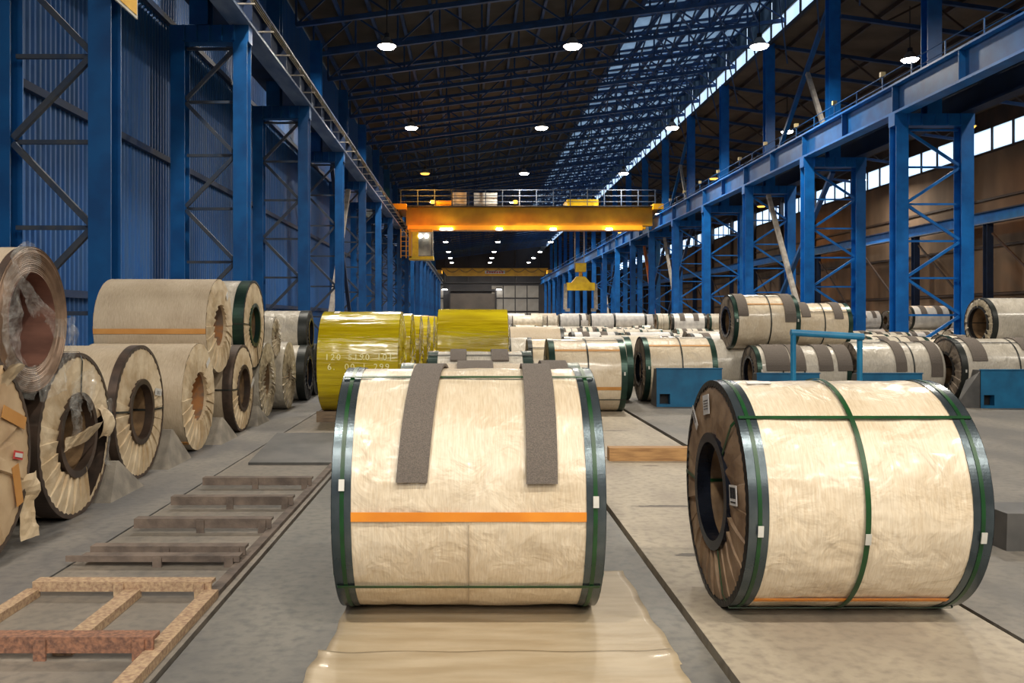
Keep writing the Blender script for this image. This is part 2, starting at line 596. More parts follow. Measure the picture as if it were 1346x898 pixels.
MB().box(6.6, 7.0, Y1 - .6, Y1 - .05, 0, 8.6).build('door_jamb', M_DARK, d1)
MB().box(-5.0, 7.0, Y1 - .6, Y1 - .05, 8.6, 9.1).build('door_lintel', M_DARK, d1)
for x in (-6.0, 7.6):
    t = thing('door_lamp', 'small white lamp above the ' + ('near' if x < 0 else 'far') + ' corner of the end wall door', 'lamp', (x, Y1 - 1.0, 8.9), 'end wall door lamps')
    MB().box(-.7, .7, 0, .6, .2, .6).build('housing', M_DARK, t)
    MB().box(-.65, .65, -.05, .35, -.02, .2).build('lens', M_LENS_W, t)

wf = MB().box(XL, XR, Y0 - .3, Y0, 0, 24).build('wall_front', M_BACK)
tag(wf, 'dark end wall of the hall behind the viewer', 'wall', kind='structure')

# ------------------------------------------------------------------ setting: roof
XT = 10.7
mb = MB()
za, zb = zdeck(XL), zdeck(XT)
mb.add([(XL - .2, Y0, za), (XT, Y0, zb), (XT, Y1, zb), (XL - .2, Y1, za), (XL - .2, Y0, za + .1), (XT, Y0, zb + .1), (XT, Y1, zb + .1), (XL - .2, Y1, za + .1)],
       [(0, 3, 2, 1), (4, 5, 6, 7), (0, 1, 5, 4), (1, 2, 6, 5), (2, 3, 7, 6), (3, 0, 4, 7)])
ceil = mb.build('ceiling', M_ROOF)
tag(ceil, 'dark brown sloping roof deck on blue steel trusses', 'roof', kind='structure')
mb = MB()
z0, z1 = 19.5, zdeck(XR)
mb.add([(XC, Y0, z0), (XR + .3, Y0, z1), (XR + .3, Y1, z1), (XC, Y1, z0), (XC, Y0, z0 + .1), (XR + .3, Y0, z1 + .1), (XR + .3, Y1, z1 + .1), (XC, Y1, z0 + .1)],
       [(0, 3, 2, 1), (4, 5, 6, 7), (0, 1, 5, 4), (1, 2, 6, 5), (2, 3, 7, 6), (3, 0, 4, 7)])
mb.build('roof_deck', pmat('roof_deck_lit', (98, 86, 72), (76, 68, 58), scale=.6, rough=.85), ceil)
# translucent roof lights between the purlins
NPAN = 6
wpan = (XC - XT) / NPAN
sl = .13
pmesh = MB().add([(0, .2, 0), (wpan - .25, .2, sl * (wpan - .25)), (wpan - .25, 4.8, sl * (wpan - .25)), (0, 4.8, 0),
                  (0, .2, .02), (wpan - .25, .2, .02 + sl * (wpan - .25)), (wpan - .25, 4.8, .02 + sl * (wpan - .25)), (0, 4.8, .02)],
                 [(0, 3, 2, 1)]).mesh('roof_light', M_ROOFLT)
yy = Y0 + .5
while yy < Y1 - 5:
    if yy > 36:
        for j in range(NPAN):
            put('roof_light', pmesh, ceil, (XT + j * wpan + .12, yy, zdeck(XT + j * wpan + .12)))
    else:
        x0, x1 = XT, XC
        MB().add([(x0, yy, zdeck(x0)), (x1, yy, zdeck(x1)), (x1, yy + 5, zdeck(x1)), (x0, yy + 5, zdeck(x0))], [(0, 3, 2, 1)]).build('roof_sheet', M_ROOF, ceil)
    yy += 5
for j in range(NPAN + 1):      # purlins framing the roof lights
    x = XT + j * wpan
    MB().bar((x, 36, zdeck(x) - .05), (x, Y1, zdeck(x) - .05), .3, .2).build('purlin', M_TRUSS, ceil)
yy = 34.0
while yy < Y1 - 4:
    MB().bar((XT, yy - .0, zdeck(XT) - .03), (XC, yy - .0, zdeck(XC) - .03), .3, .14).build('rafter', M_TRUSS, ceil)
    yy += 2.5
for j in range(12):      # purlins along the hall
    x = XL + .8 + j * 1.66
    MB().bar((x, 36, zdeck(x) - .14), (x, Y1, zdeck(x) - .14), .16, .26).build('purlin', M_TRUSS, ceil)
for j in range(7):
    x = XC + 1.2 + j * 2.7
    MB().bar((x, 40, zdeck(x) - .2), (x, Y1, zdeck(x) - .2), .16, .26).build('purlin', M_BROWN, ceil)

# roof trusses: chords and web members
NP = 12


def truss_members():
    x0, x1 = -8.6, XC
    out = []
    bz = lambda x: zdeck(x) - 2.25
    tz = lambda x: zdeck(x) - .42
    out.append(('bottom_chord', (x0, 0, bz(x0)), (x1, 0, bz(x1)), .22, .22))
    out.append(('top_chord', (x0, 0, tz(x0)), (x1, 0, tz(x1)), .22, .22))
    xs = [x0 + (x1 - x0) * i / NP for i in range(NP + 1)]
    for i, x in enumerate(xs):
        out.append(('vertical', (x, 0, bz(x)), (x, 0, tz(x)), .1, .1))
        if i < NP:
            a, b_ = (xs[i], xs[i + 1])
            if i % 2 == 0:
                out.append(('diagonal', (a, 0, bz(a)), (b_, 0, tz(b_)), .09, .09))
            else:
                out.append(('diagonal', (a, 0, tz(a)), (b_, 0, bz(b_)), .09, .09))
    return out


TM = [(n, MB().bar(p, q, a, b_, up=(0, 1, 0)).mesh(n, M_TRUSS)) for (n, p, q, a, b_) in truss_members()]
mb = MB()
for (n, p, q, a, b_) in truss_members():
    mb.bar(p, q, a, b_, up=(0, 1, 0))
TFAR = mb.mesh('roof_truss', M_TRUSS)
k = 0
yy = 39.0
while yy < Y1 - 2:
    if yy < 82:
        r = bpy.data.objects.new('roof_truss', None)
        COL.objects.link(r)
        r.parent = ceil
        r.location = (0, yy, 0)
        for (n, me) in TM:
            put(n, me, r)
    else:
        put('roof_truss', TFAR, ceil, (0, yy, 0))
    yy += 5
# longitudinal bracing trusses in the lit strip
for x in (11.4, 13.4, 15.4, 17.2):
    for k in range(20):
        ya = 39 + 5 * k
        z0_, z1_ = zdeck(x) - 2.2, zdeck(x) - .5
        MB().bar((x, ya, z0_), (x, ya + 5, z1_), .09, .09).build('sway_brace', M_TRUSS, ceil)
        MB().bar((x, ya, z1_), (x, ya + 5, z0_), .09, .09).build('sway_brace', M_TRUSS, ceil)
        MB().bar((x, ya, z0_), (x + 2.3, ya + 5, zdeck(x + 2.3) - 2.2), .08, .08).build('sway_brace', M_TRUSS, ceil)
# right bay rafters
x0, x1 = XC + .2, XR
for k in range(18):
    yy = 46.5 + 10 * k
    r = bpy.data.objects.new('roof_truss', None)
    COL.objects.link(r)
    r.parent = ceil
    r.location = (0, yy, 0)
    bz = lambda x: zdeck(x) - 1.9
    tz = lambda x: zdeck(x) - .4
    if k == 0:
        RM = [('top_chord', MB().bar((x0, 0, tz(x0)), (x1, 0, tz(x1)), .2, .2, up=(0, 1, 0)).mesh('top_chord', M_TRUSS)),
              ('bottom_chord', MB().bar((x0, 0, bz(x0)), (x1, 0, bz(x1)), .2, .2, up=(0, 1, 0)).mesh('bottom_chord', M_TRUSS))]
        for i in range(8):
            a, b_ = x0 + (x1 - x0) * i / 8, x0 + (x1 - x0) * (i + 1) / 8
            p, q = ((a, 0, bz(a)), (b_, 0, tz(b_))) if i % 2 else ((a, 0, tz(a)), (b_, 0, bz(b_)))
            RM.append(('diagonal', MB().bar(p, q, .1, .1, up=(0, 1, 0)).mesh('diagonal', M_BROWN)))
    for (n, me) in RM:
        put(n, me, r)

# clerestory strip above the column row and window strip on top of the far wall
win = MB().box(XC - .08, XC + .08, 36, Y1, zdeck(XC) - 1.72, zdeck(XC) - 1.62).build('window_1', M_DARK)
tag(win, 'bright clerestory strip where the two roofs meet', 'window', kind='structure')
MB().box(XC - .08, XC + .08, 36, Y1, 19.3, 19.55).build('window_sill', M_DARK, win)
pn = MB().box(XC - .01, XC + .01, .12, 2.38, 19.56, zdeck(XC) - 1.74).mesh('pane', M_PANE)
ml = MB().box(XC - .06, XC + .06, -.12, .12, 19.5, zdeck(XC) - 1.7).mesh('mullion', M_DARK)
yy = 36.5
while yy < Y1 - 3:
    put('pane', pn, win, (0, yy, 0))
    put('mullion', ml, win, (0, yy, 0))
    yy += 2.5
MB().box(XC, XC + .1, Y0, 36, 19.4, zdeck(XC) + .1).build('upstand', M_ROOF, win)
um = MB().box(XC, XC + .03, .08, 2.42, zdeck(XC) - 1.6, zdeck(XC)).mesh('upstand_light', M_ROOFLT)
yy = 36.5
while yy < Y1 - 3:
    put('upstand_light', um, win, (0, yy, 0))
    yy += 2.5
w2 = MB().box(XR - .05, XR + .1, 36, Y1, 13.8, 13.95).build('window_2', M_BROWN)
tag(w2, 'bright window strip along the top of the brown wall', 'window', kind='structure')
pn = MB().box(XR, XR + .02, .1, 2.4, 13.96, 15.58).mesh('pane', M_PANE)
ml = MB().box(XR - .08, XR + .1, -.1, .1, 13.9, 15.62).mesh('mullion', M_BROWN)
yy = 46.5
while yy < Y1 - 3:
    put('pane', pn, w2, (0, yy, 0))
    put('mullion', ml, w2, (0, yy, 0))
    yy += 2.5
MB().box(XR, XR + .1, Y0, 46.4, 13.9, 15.65).build('window_blank', M_BROWN, w2)


# ------------------------------------------------------------------ steel columns
def i_section(mb, cx, cy, wx, dy, z0, z1, tf=.035, tw=.03):
    """connected I profile, flanges facing the viewer"""
    a, b_ = wx / 2, dy / 2
    t = tw / 2
    pts = [(-a, -b_), (a, -b_), (a, -b_ + tf), (t, -b_ + tf), (t, b_ - tf), (a, b_ - tf), (a, b_), (-a, b_), (-a, b_ - tf), (-t, b_ - tf), (-t, -b_ + tf), (-a, -b_ + tf)]
    n = len(pts)
    vs = [(cx + p[0], cy + p[1], z0) for p in pts] + [(cx + p[0], cy + p[1], z1) for p in pts]
    fs = [(i, (i + 1) % n, n + (i + 1) % n, n + i) for i in range(n)] + [tuple(range(n - 1, -1, -1)), tuple(range(n, 2 * n))]
    mb.add(vs, fs)
    return mb


def laced_column(name, label, cat, loc, half, mat, bmat, legw, legd, upx, upw, ztop, zup, group, pitch=1.58, flip=0):
    t = thing(name, label, cat, loc, group)
    for s in (-1, 1):
        i_section(MB(), s * half, 0, legw, legd, .04, ztop).build('leg', mat, t)
        MB().box(s * half - legw * .75, s * half + legw * .75, -legd * .75, legd * .75, 0, .04).build('base_plate', M_DARK, t)
    xi = half - legw / 2
    n = int(ztop / pitch)
    for i in range(n + 1):
        z = ztop - .15 - i * pitch
        if z < .2:
            break
        MB().bar((-xi, 0, z), (xi, 0, z), .08, .08).build('strut', bmat, t)
        z2 = z - pitch
        if z2 > .1:
            s = 1 if (i + flip) % 2 == 0 else -1
            MB().bar((-s * xi, -.12, z - .05), (s * xi, -.12, z2 + .05), .11, .1, up=(0, 1, 0)).build('diagonal', bmat, t)
    cap = MB().box(-half - legw * .6, half + legw * .6, -legd * .45, legd * .45, ztop, ztop + .5).build('cap_beam', mat, t)
    for x in (-half * .8, -half * .4, 0, half * .4, half * .8):
        MB().box(x - .03, x + .03, -legd * .45 - .1, -legd * .45, ztop + .02, ztop + .48).build('stiffener', mat, cap)
    i_section(MB(), upx, 0, upw, .55, ztop + .5, zup).build('upper_shaft', mat, t)
    return t


NB = 21
GL = 'blue laced columns along the corrugated wall'
colL = laced_column('steel_column', 'blue laced column beside the yellow sign plate, first along the corrugated wall', 'column', (-7.73, 16.5, 0), .93, M_BLUE, M_BRACE,
                    .42, .5, -.3, .55, 9.95, zdeck(-8.6) - 2.3, GL, 1.6, 1)
for k in range(1, 20):
    lab = 'blue laced column, %s along the corrugated wall counted from the torn coil' % ORD[k]
    copy_tree(colL, (-7.73, 16.5 + 10 * k, 0), lab, skip=('strut', 'diagonal', 'stiffener', 'base_plate') if k > 9 else ())
GR = 'bright blue laced columns between the two bays'
colR = laced_column('steel_column', 'bright blue laced column, closest one, right of the cross-braced bay', 'column', (XC, 37.0, 0), 1.36, M_BLUE_R, M_BLUE_R,
                    .52, .6, 0, .6, 9.75, 19.4, GR, 1.55, 0)
for k in range(1, 18):
    lab = 'bright blue laced column, %s from the front in the row between the two bays' % ORD[k]
    copy_tree(colR, (XC, 37.0 + 10 * k, 0), lab, skip=('strut', 'diagonal', 'stiffener', 'base_plate') if k > 9 else ())

# sign plate on the first column's inner flange
t = thing('sign_plate', 'yellow sign plate with white edge and dark print on the blue column', 'sign', (-6.50, 16.75, 7.55))
MB().box(0, .03, -1.1, .5, 0, 1.3).build('plate', M_WHITE, t)
MB().box(.03, .04, -1.04, .44, .06, 1.24).build('yellow_face', M_SIGNY, t)
MB().box(.04, .045, -.9, .3, .55, .75).build('print_bar', M_INK, t)
MB().box(.04, .045, -.7, .1, .25, .4).build('print_bar', M_INK, t)

# ------------------------------------------------------------------ crane runways
t = thing('crane_runway', 'blue crane runway girder with pale lower flange and conductor bars on the wall columns', 'girder', (-6.8, 10, 10.45))
LEN = Y1 - 12
MB().box(-.32, .32, 0, LEN, 0, .09).build('lower_flange', M_FLANGE, t)
MB().box(-.03, .03, 0, LEN, .09, 1.0).build('web', M_BLUE_DARK, t)
MB().box(-.3, .3, 0, LEN, 1.0, 1.08).build('upper_flange', M_BLUE_DARK, t)
MB().box(-.05, .05, 0, LEN, 1.08, 1.21).build('crane_rail', M_DARK, t)
MB().box(-1.9, -.32, 0, LEN, 1.0, 1.05).build('walkway_plate', M_BLUE_DARK, t)
for j in range(3):
    MB().tube((.52, 0, .42 + .09 * j), (.52, LEN, .42 + .09 * j), .015, 6).build('conductor_bar', pmat('conductor', (150, 138, 100), (116, 108, 80), scale=4, rough=.4), t)
bm1 = MB().bar((.0, 0, .35), (.62, 0, .35), .05, .04).mesh('bracket', M_GREY)
sm1 = MB().box(.03, .3, -.02, .02, .09, 1.0).mesh('stiffener', M_BLUE_DARK)
for k in range(40):
    put('bracket', bm1, t, (0, 8 + 2.5 * k, 0))
    put('stiffener', sm1, t, (0, 9 + 2.5 * k, 0))

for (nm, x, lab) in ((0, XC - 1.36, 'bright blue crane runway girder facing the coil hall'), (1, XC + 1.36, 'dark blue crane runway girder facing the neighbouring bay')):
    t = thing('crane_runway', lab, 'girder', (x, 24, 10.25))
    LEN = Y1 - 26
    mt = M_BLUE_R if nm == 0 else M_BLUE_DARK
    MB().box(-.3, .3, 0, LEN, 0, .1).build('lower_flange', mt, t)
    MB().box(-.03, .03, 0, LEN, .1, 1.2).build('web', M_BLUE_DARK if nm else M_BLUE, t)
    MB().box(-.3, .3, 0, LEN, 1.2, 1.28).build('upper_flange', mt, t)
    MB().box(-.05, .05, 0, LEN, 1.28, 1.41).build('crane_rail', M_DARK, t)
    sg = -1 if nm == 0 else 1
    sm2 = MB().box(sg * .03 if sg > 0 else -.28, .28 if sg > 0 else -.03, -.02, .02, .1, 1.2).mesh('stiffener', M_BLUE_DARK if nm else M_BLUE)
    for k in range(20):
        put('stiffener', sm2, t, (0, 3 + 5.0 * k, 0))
    if nm == 0:
        MB().box(.32, 2.35, 0, LEN, 1.18, 1.23).build('walkway_plate', M_BLUE_DARK, t)
        for j in range(2):
            MB().tube((-.22, 0, 1.45 + .4 * j), (-.22, LEN, 1.45 + .4 * j), .02, 6).build('hand_rail', M_BLUE, t)
        pm3 = MB().bar((-.22, 0, 1.28), (-.22, 0, 1.86), .04, .04).mesh('rail_post', M_BLUE)
        for k in range(50):
            put('rail_post', pm3, t, (0, 4 + 2.5 * k, 0))
        fm = MB().box(-.1, .1, -.08, .08, 1.86, 2.06).mesh('junction_box', pmat('cream_box', (200, 180, 130), rough=.5))
        for k in range(9):
            put('junction_box', fm, t, (-.22, 14 + 5 * k, 0))

# runway on the far side of the neighbouring bay
t = thing('crane_runway', 'blue runway beam carried along the brown wall', 'girder', (36.2, 40, 8.3))
MB().box(-.25, .25, 0, 175, 0, .08).build('lower_flange', M_FLANGE, t)
MB().box(-.03, .03, 0, 175, .08, .8).build('web', M_BLUE_R, t)
MB().box(-.25, .25, 0, 175, .8, .88).build('upper_flange', M_BLUE_DARK, t)
for k in range(16):
    c = thing('bay_post', 'dark post carrying the runway by the brown wall, %s from the front' % ORD[k], 'column', (36.2, 51.5 + 10 * k, 0), 'dark posts before the brown wall')
    i_section(MB(), 0, 0, .45, .5, 0, 8.3).build('shaft', M_BLUE_DARK, c)
    MB().bar((0, 0, 1.0), (0, 9.5, 7.6), .12, .12).build('tie_brace', M_BROWN, c)

# cross braces between the right-hand columns
for i, (ya, big) in enumerate(((47, 1), (77, 1), (87, 0), (117, 1))):
    t = thing('cross_brace', 'crossed grey and blue braces, %s braced bay behind the stacked coils' % ORD[i], 'brace', (XC, ya, 0), 'crossed braces between the columns')
    MB().bar((-.2, 9.55, 9.6), (-.2, 2.8, .1), .26, .22).build('prop', M_GREY if i != 2 else pmat('orange_prop', (206, 120, 70), (180, 110, 76), scale=3, rough=.6), t)
    MB().bar((.2, .5, 9.6), (.2, 9.5, 2.2), .24, .2).build('cross_tie', M_BLUE_DARK if i else M_BLUE, t)
    if i < 2:
        MB().bar((-.2, 3.0, 15.6), (-.2, .4, 11.6), .22, .2).build('upper_prop', M_GREY, t)
        MB().bar((.2, .4, 19.2), (.2, 9.6, 11.6), .24, .2).build('upper_tie', M_BLUE, t)
t = thing('cross_brace', 'pale prop leaning between the blue wall columns behind the yellow coil', 'brace', (-7.6, 46.5, 0))
MB().bar((0, .5, .05), (0, 9.2, 9.8), .28, .24).build('prop', M_GREY, t)
MB().bar((.3, 9.5, .05), (.3, .6, 9.8), .2, .2).build('cross_tie', M_BLUE_DARK, t)


# ------------------------------------------------------------------ lamps
def lamp_proto(lens, nm, stem):
    t = thing('high_bay_lamp', 'x', 'lamp', (0, 0, 0), 'high bay lamps under the roof')
    mb = MB()
    n = 20
    pr = [(.10, .42), (.16, .40), (.34, .12), (.48, .02), (.5, -.0), (.46, 0.0), (.3, .1), (.1, .36)]
    vs, fs = [], []
    for k in range(n):
        a = 2 * PI * k / n
        for (r, z) in pr:
            vs.append((r * math.cos(a), r * math.sin(a), z))
    m = len(pr)
    for k in range(n):
        k2 = (k + 1) % n
        for j in range(m):
            fs.append((k * m + j, k * m + (j + 1) % m, k2 * m + (j + 1) % m, k2 * m + j))
    mb.add(vs, fs)
    mb.build('shade', M_GREY, t, smooth=True)
    MB().tube((0, 0, .36), (0, 0, .62), .13, 12).build('ballast', M_DARK, t)
    MB().tube((0, 0, .62), (0, 0, stem), .025, 6).build('stem', M_DARK, t)
    MB().tube((0, 0, .0), (0, 0, -.10), .44, 20, .36).build('lens', lens, t)
    return t


LWHITE = lamp_proto(M_LENS, 'w', 2.9)
LSOD = lamp_proto(M_LENS_S, 's', 2.0)
USED = set()


def lamp(x, y, z, label, power, sodium=False):
    src = LSOD if sodium else LWHITE
    if src.name not in USED:
        USED.add(src.name)
        o = src
        o.location = (x, y, z)
        o['label'] = label
    else:
        o = copy_tree(src, (x, y, z), label)
    ld = bpy.data.lights.new('lamp_light', 'AREA')
    ld.shape = 'DISK'
    ld.size = .8
    ld.energy = power
    ld.color = SODIUM if sodium else LAMP_COL
    ld.spread = math.radians(170)
    lo = bpy.data.objects.new('lamp_light', ld)
    COL.objects.link(lo)
    lo.parent = o
    lo.location = (0, 0, -.16)
    return o


KIDS_READY = [LWHITE, LSOD]
for p in KIDS_READY:
    KIDS[p.name] = [c for c in p.children]
LY = [-30, -21, -12, -3.5, 22.5, 43.7, 62.4, 82, 102, 118, 135, 155, 178, 196, 212]  # rearmost lamps are unseen, added close together behind the viewer to brighten coil fronts
rows = [(-4.05, 'row nearest the blue wall'), (5.15, 'middle row'), (14.4, 'row below the pale roof lights')]
for (x, rn) in rows:
    for i, y in enumerate(LY):
        sod = (x < 0 and y == 82)
        lamp(x, y, 15.2, ('orange' if sod else 'white') + ' high bay lamp, %s of the %s' % (ORD[i], rn), LAMP_W * (.6 if sod else 1), sod)
for i, (x, y, z, sod) in enumerate(((24, 5, 15.4, 0), (24, 27, 15.4, 0), (24, 48, 15.8, 0), (24, 66.5, 15.8, 0), (25, 90, 16, 1), (25, 116.5, 15.6, 0), (25, 146.5, 16, 1), (32, 56.5, 14.0, 1), (32, 96.5, 14.0, 1), (34, 76.5, 13.7, 0))):
    lamp(x, y, z, ('orange' if sod else 'white') + ' high bay lamp over the neighbouring bay, %s from the front' % ORD[i], LAMP_W * (.3 if sod else .8), bool(sod))

# ------------------------------------------------------------------ bridge cranes
YC = 84.0
t = thing('bridge_crane', 'yellow bridge crane with cab and railed walkway spanning the hall', 'crane', (0, YC, 10.0))
xa, xb = -6.8, 18.0
MB().box(xa + .85, xb - .5, 0, .9, .55, 2.35).build('girder', M_YEL, t)
MB().box(xa + 1.0, xb - 1.5, -.25, 1.15, .12, .55).build('girder_flange', pmat('crane_orange', (244, 164, 24), (226, 150, 20), scale=.6, rough=.4), t)
MB().box(xa + .85, xb - .5, 3.2, 4.1, .55, 2.35).build('girder', M_YEL, t)
for x in (xa, xb):
    MB().box(x - (.3 if x < 0 else .65), x + (.95 if x < 0 else .3), -1.2, 5.2, 1.98, 2.5).build('end_carriage', M_YEL, t)
    for yy in (-.6, 4.6):
        MB().tube((x - .15, yy, 1.99), (x + .15, yy, 1.99), .32, 14).build('wheel', M_DARK, t)
for j in range(3):
    MB().bar((xa + .3, -.7, 2.75 + .55 * j), (xb - .3, -.7, 2.75 + .55 * j), .06, .06).build('hand_rail', M_BRACE, t)
for k in range(16):
    x = xa + .4 + (xb - xa - .8) * k / 15
    MB().bar((x, -.7, 2.35), (x, -.7, 3.9), .08, .08).build('rail_post', M_BRACE, t)
MB().box(5.2 + 4.2, 5.2 + 7.2, .3, 3.8, 2.36, 3.1).build('trolley', M_YEL2, t)
MB().box(xa + .85, xb - .5, -.8, 0, 2.3, 2.36).build('walkway', M_DARK, t)
for (x, ww, hh) in ((-1.5, 1.3, 1.3), (.5, 2.2, 1.25), (-3.2, 1.6, .5)):
    MB().box(x, x + ww, -.55, -.1, 2.36, 2.36 + hh).build('switch_cabinet', M_WHITE if hh > 1 else M_YEL, t)
cab = MB().box(-5.6, -5.35, -1.4, .6, -2.6, .12).build('cab', M_YEL, t)
MB().box(-5.6, -3.3, -1.4, .6, -2.75, -2.45).build('cab_floor', M_YEL2, cab)
MB().box(-5.35, -3.4, -1.3, .6, -.15, .12).build('cab_roof', M_YEL, cab)
MB().box(-5.3, -4.7, -1.42, -1.3, -2.45, -.15).build('cab_panel', M_YEL2, cab)
MB().box(-4.7, -3.5, -1.38, -1.32, -2.4, -.2).build('cab_window', M_GLASS, cab)
MB().box(-3.45, -3.35, -1.35, .6, -2.45, -.15).build('cab_window', M_GLASS, cab)
for (x, z) in ((-4.5, -.55), (-3.95, -.55)):
    MB().tube((x, -1.42, z), (x, -1.5, z), .2, 12).build('cab_lamp', M_LENS_W, cab)
for (x, z) in ((-5.85, 0), (-6.35, 0)):
    MB().bar((x, -1.3, -2.6), (x, -1.3, .12), .08, .08).build('ladder_rail', M_YEL, cab)
for k in range(6):
    MB().bar((-6.4, -1.3, -2.4 + .45 * k), (-5.6, -1.3, -2.4 + .45 * k), .05, .05).build('ladder_rung', M_YEL, cab)
for (x, so) in ((-1.8, 0), (2.9, 0), (8.0, 0), (13.3, 0), (-2.4, 0)):
    MB().tube((x, -.45, .28), (x, -.45, .1), .28, 14, .34).build('work_lamp', M_LENS_W, t)
for (x, z) in ((-3.4, 2.7), (4.4, 2.7)):
    MB().tube((x, -.85, z - .15), (x, -.85, z + .15), .2, 12).build('warning_lamp', M_LENS_S, t)
    ld = bpy.data.lights.new('warning_light', 'POINT')
    ld.energy = 160
    ld.color = SODIUM
    ld.shadow_soft_size = .2
    lo = bpy.data.objects.new('warning_light', ld)
    COL.objects.link(lo)
    lo.parent = t
    lo.location = (x, -1.15, z)

t = thing('coil_grab', 'yellow coil lifting grab hanging on cables from the bridge crane', 'crane grab', (10.9, YC + 2, 3.7))
for x in (-.55, .35):
    MB().bar((x, 0, 2.9), (x, 0, 8.67), .09, .09).build('cable', M_GREY, t)
MB().box(-.5, .5, -.45, .45, 2.55, 3.4).build('hook_block', M_YEL2, t)
MB().bar((0, 0, 1.9), (0, 0, 2.6), .3, .3).build('shackle', M_YEL, t)
MB().add([(-.9, -.4, 1.5), (.9, -.4, 1.5), (.9, .4, 1.5), (-.9, .4, 1.5), (-.4, -.35, 2.1), (.4, -.35, 2.1), (.4, .35, 2.1), (-.4, .35, 2.1)],
         [(0, 3, 2, 1), (4, 5, 6, 7), (0, 1, 5, 4), (1, 2, 6, 5), (2, 3, 7, 6), (3, 0, 4, 7)]).build('head', M_YEL2, t)
MB().box(-1.35, 1.35, -.4, .4, .75, 1.5).build('cross_beam', M_YEL2, t)
for s in (-1, 1):
    MB().bar((s * 1.45, 0, 1.4), (s * 1.5, 0, -1.1), .32, .4).build('arm', M_GREY, t)
    MB().box(s * 1.5 - (.45 if s > 0 else 0), s * 1.5 + (0 if s > 0 else .45), -.25, .25, -1.3, -1.0).build('toe', M_GREY, t)

t = thing('bridge_crane', 'distant yellow bridge crane with white lettered plate near the end wall', 'crane', (0, 194, 10.6))
MB().add([(-6.0, 0, 2.2), (17.5, 0, 2.2), (17.5, 1, 2.2), (-6.0, 1, 2.2), (-4.8, 0, .5), (16.5, 0, .5), (16.5, 1, .5), (-4.8, 1, .5)],
         [(0, 1, 2, 3), (4, 7, 6, 5), (0, 4, 5, 1), (1, 5, 6, 2), (2, 6, 7, 3), (3, 7, 4, 0)]).build('girder', M_YEL, t)
MB().box(3.6, 8.0, -.06, 0, 1.0, 1.65).build('name_plate', M_WHITE, t)
for j in range(7):
    MB().box(3.9 + .55 * j, 4.3 + .55 * j, -.08, -.06, 1.12, 1.52).build('letter', pmat('red_letter', (190, 60, 40), rough=.5), t)
for j in range(2):
    MB().bar((-6.5, -.5, 2.4 + .6 * j), (18, -.5, 2.4 + .6 * j), .1, .1).build('hand_rail', M_DARK, t)
for x in (-6.7, 18):
    MB().box(x - .3 - (.3 if x > 0 else 0), x + .3 + (.5 if x < 0 else 0), -1, 4, 1.08, 1.8).build('end_carriage', M_YEL, t)
for k in range(8):       # festoon cable loops
    x = -5 + 2.9 * k
    pts = [(x + 2.9 * i / 8, -.2, 2.1 - .8 * math.sin(PI * i / 8)) for i in range(9)]
    mb = MB()
    for i in range(8):
        mb.bar(pts[i], pts[i + 1], .09, .09)
    mb.build('festoon_cable', M_DARK, t)


# ------------------------------------------------------------------ coils
def P(x, th, r, zc):
    return (x, -r * math.cos(th), zc + r * math.sin(th))


def arc_strip(xa, xb, th0, th1, r0, r1, zc, n=16, slant=0.0, wob=None):
    """solid strip following the coil surface, from angle th0 to th1"""
    vs, fs = [], []
    for i in range(n + 1):
        t = i / n
        th = th0 + (th1 - th0) * t
        dx = slant * t
        wv = wob(t) if wob else 0
        vs += [P(xa + dx, th, r0, zc), P(xb + dx, th, r0, zc), P(xb + dx, th, r1 + wv, zc), P(xa + dx, th, r1 + wv, zc)]
    for i in range(n):
        a, b_ = 4 * i, 4 * i + 4
        for j in range(4):
            fs.append((a + j, a + (j + 1) % 4, b_ + (j + 1) % 4, b_ + j))
    fs += [(3, 2, 1, 0), (4 * n, 4 * n + 1, 4 * n + 2, 4 * n + 3)]
    return MB().add(vs, fs)


def ring(x0, x1, r0, r1, zc, n=72):
    return MB().lathe_x([(x0, r0), (x0, r1), (x1, r1), (x1, r0)], n, zc)


def wrap_mesh(hw, R, zc, n, nx, amp, seed, r_in):
    vs, fs = [], []
    for i in range(nx + 1):
        x = -hw + 2 * hw * i / nx
        e = min(1.0, min(i, nx - i) / (nx * .12 + .001))
        for k in range(n):
            a = 2 * PI * k / n
            d = 0
            if amp:
                c, s = math.cos(a), math.sin(a)
                v = mnoise.noise(Vector((x * 3.2 + seed, c * 3.0, s * 3.0)))
                v2 = mnoise.noise(Vector((x * 9 + a * 1.3, c * 5 + seed, s * 5 + x * 4)))
                rid = 1 - abs(mnoise.noise(Vector((x * 4 + c * 3 + seed, s * 6 + 3, c * 6)))) * 2
                d = amp * (.8 * v + .35 * v2 + .7 * max(0, rid - .55)) * e
            vs.append(P(x, a, R + d, zc))
    for i in range(nx):
        for k in range(n):
            k2 = (k + 1) % n
            fs.append((i * n + k, i * n + k2, (i + 1) * n + k2, (i + 1) * n + k))
    return MB().add(vs, fs)


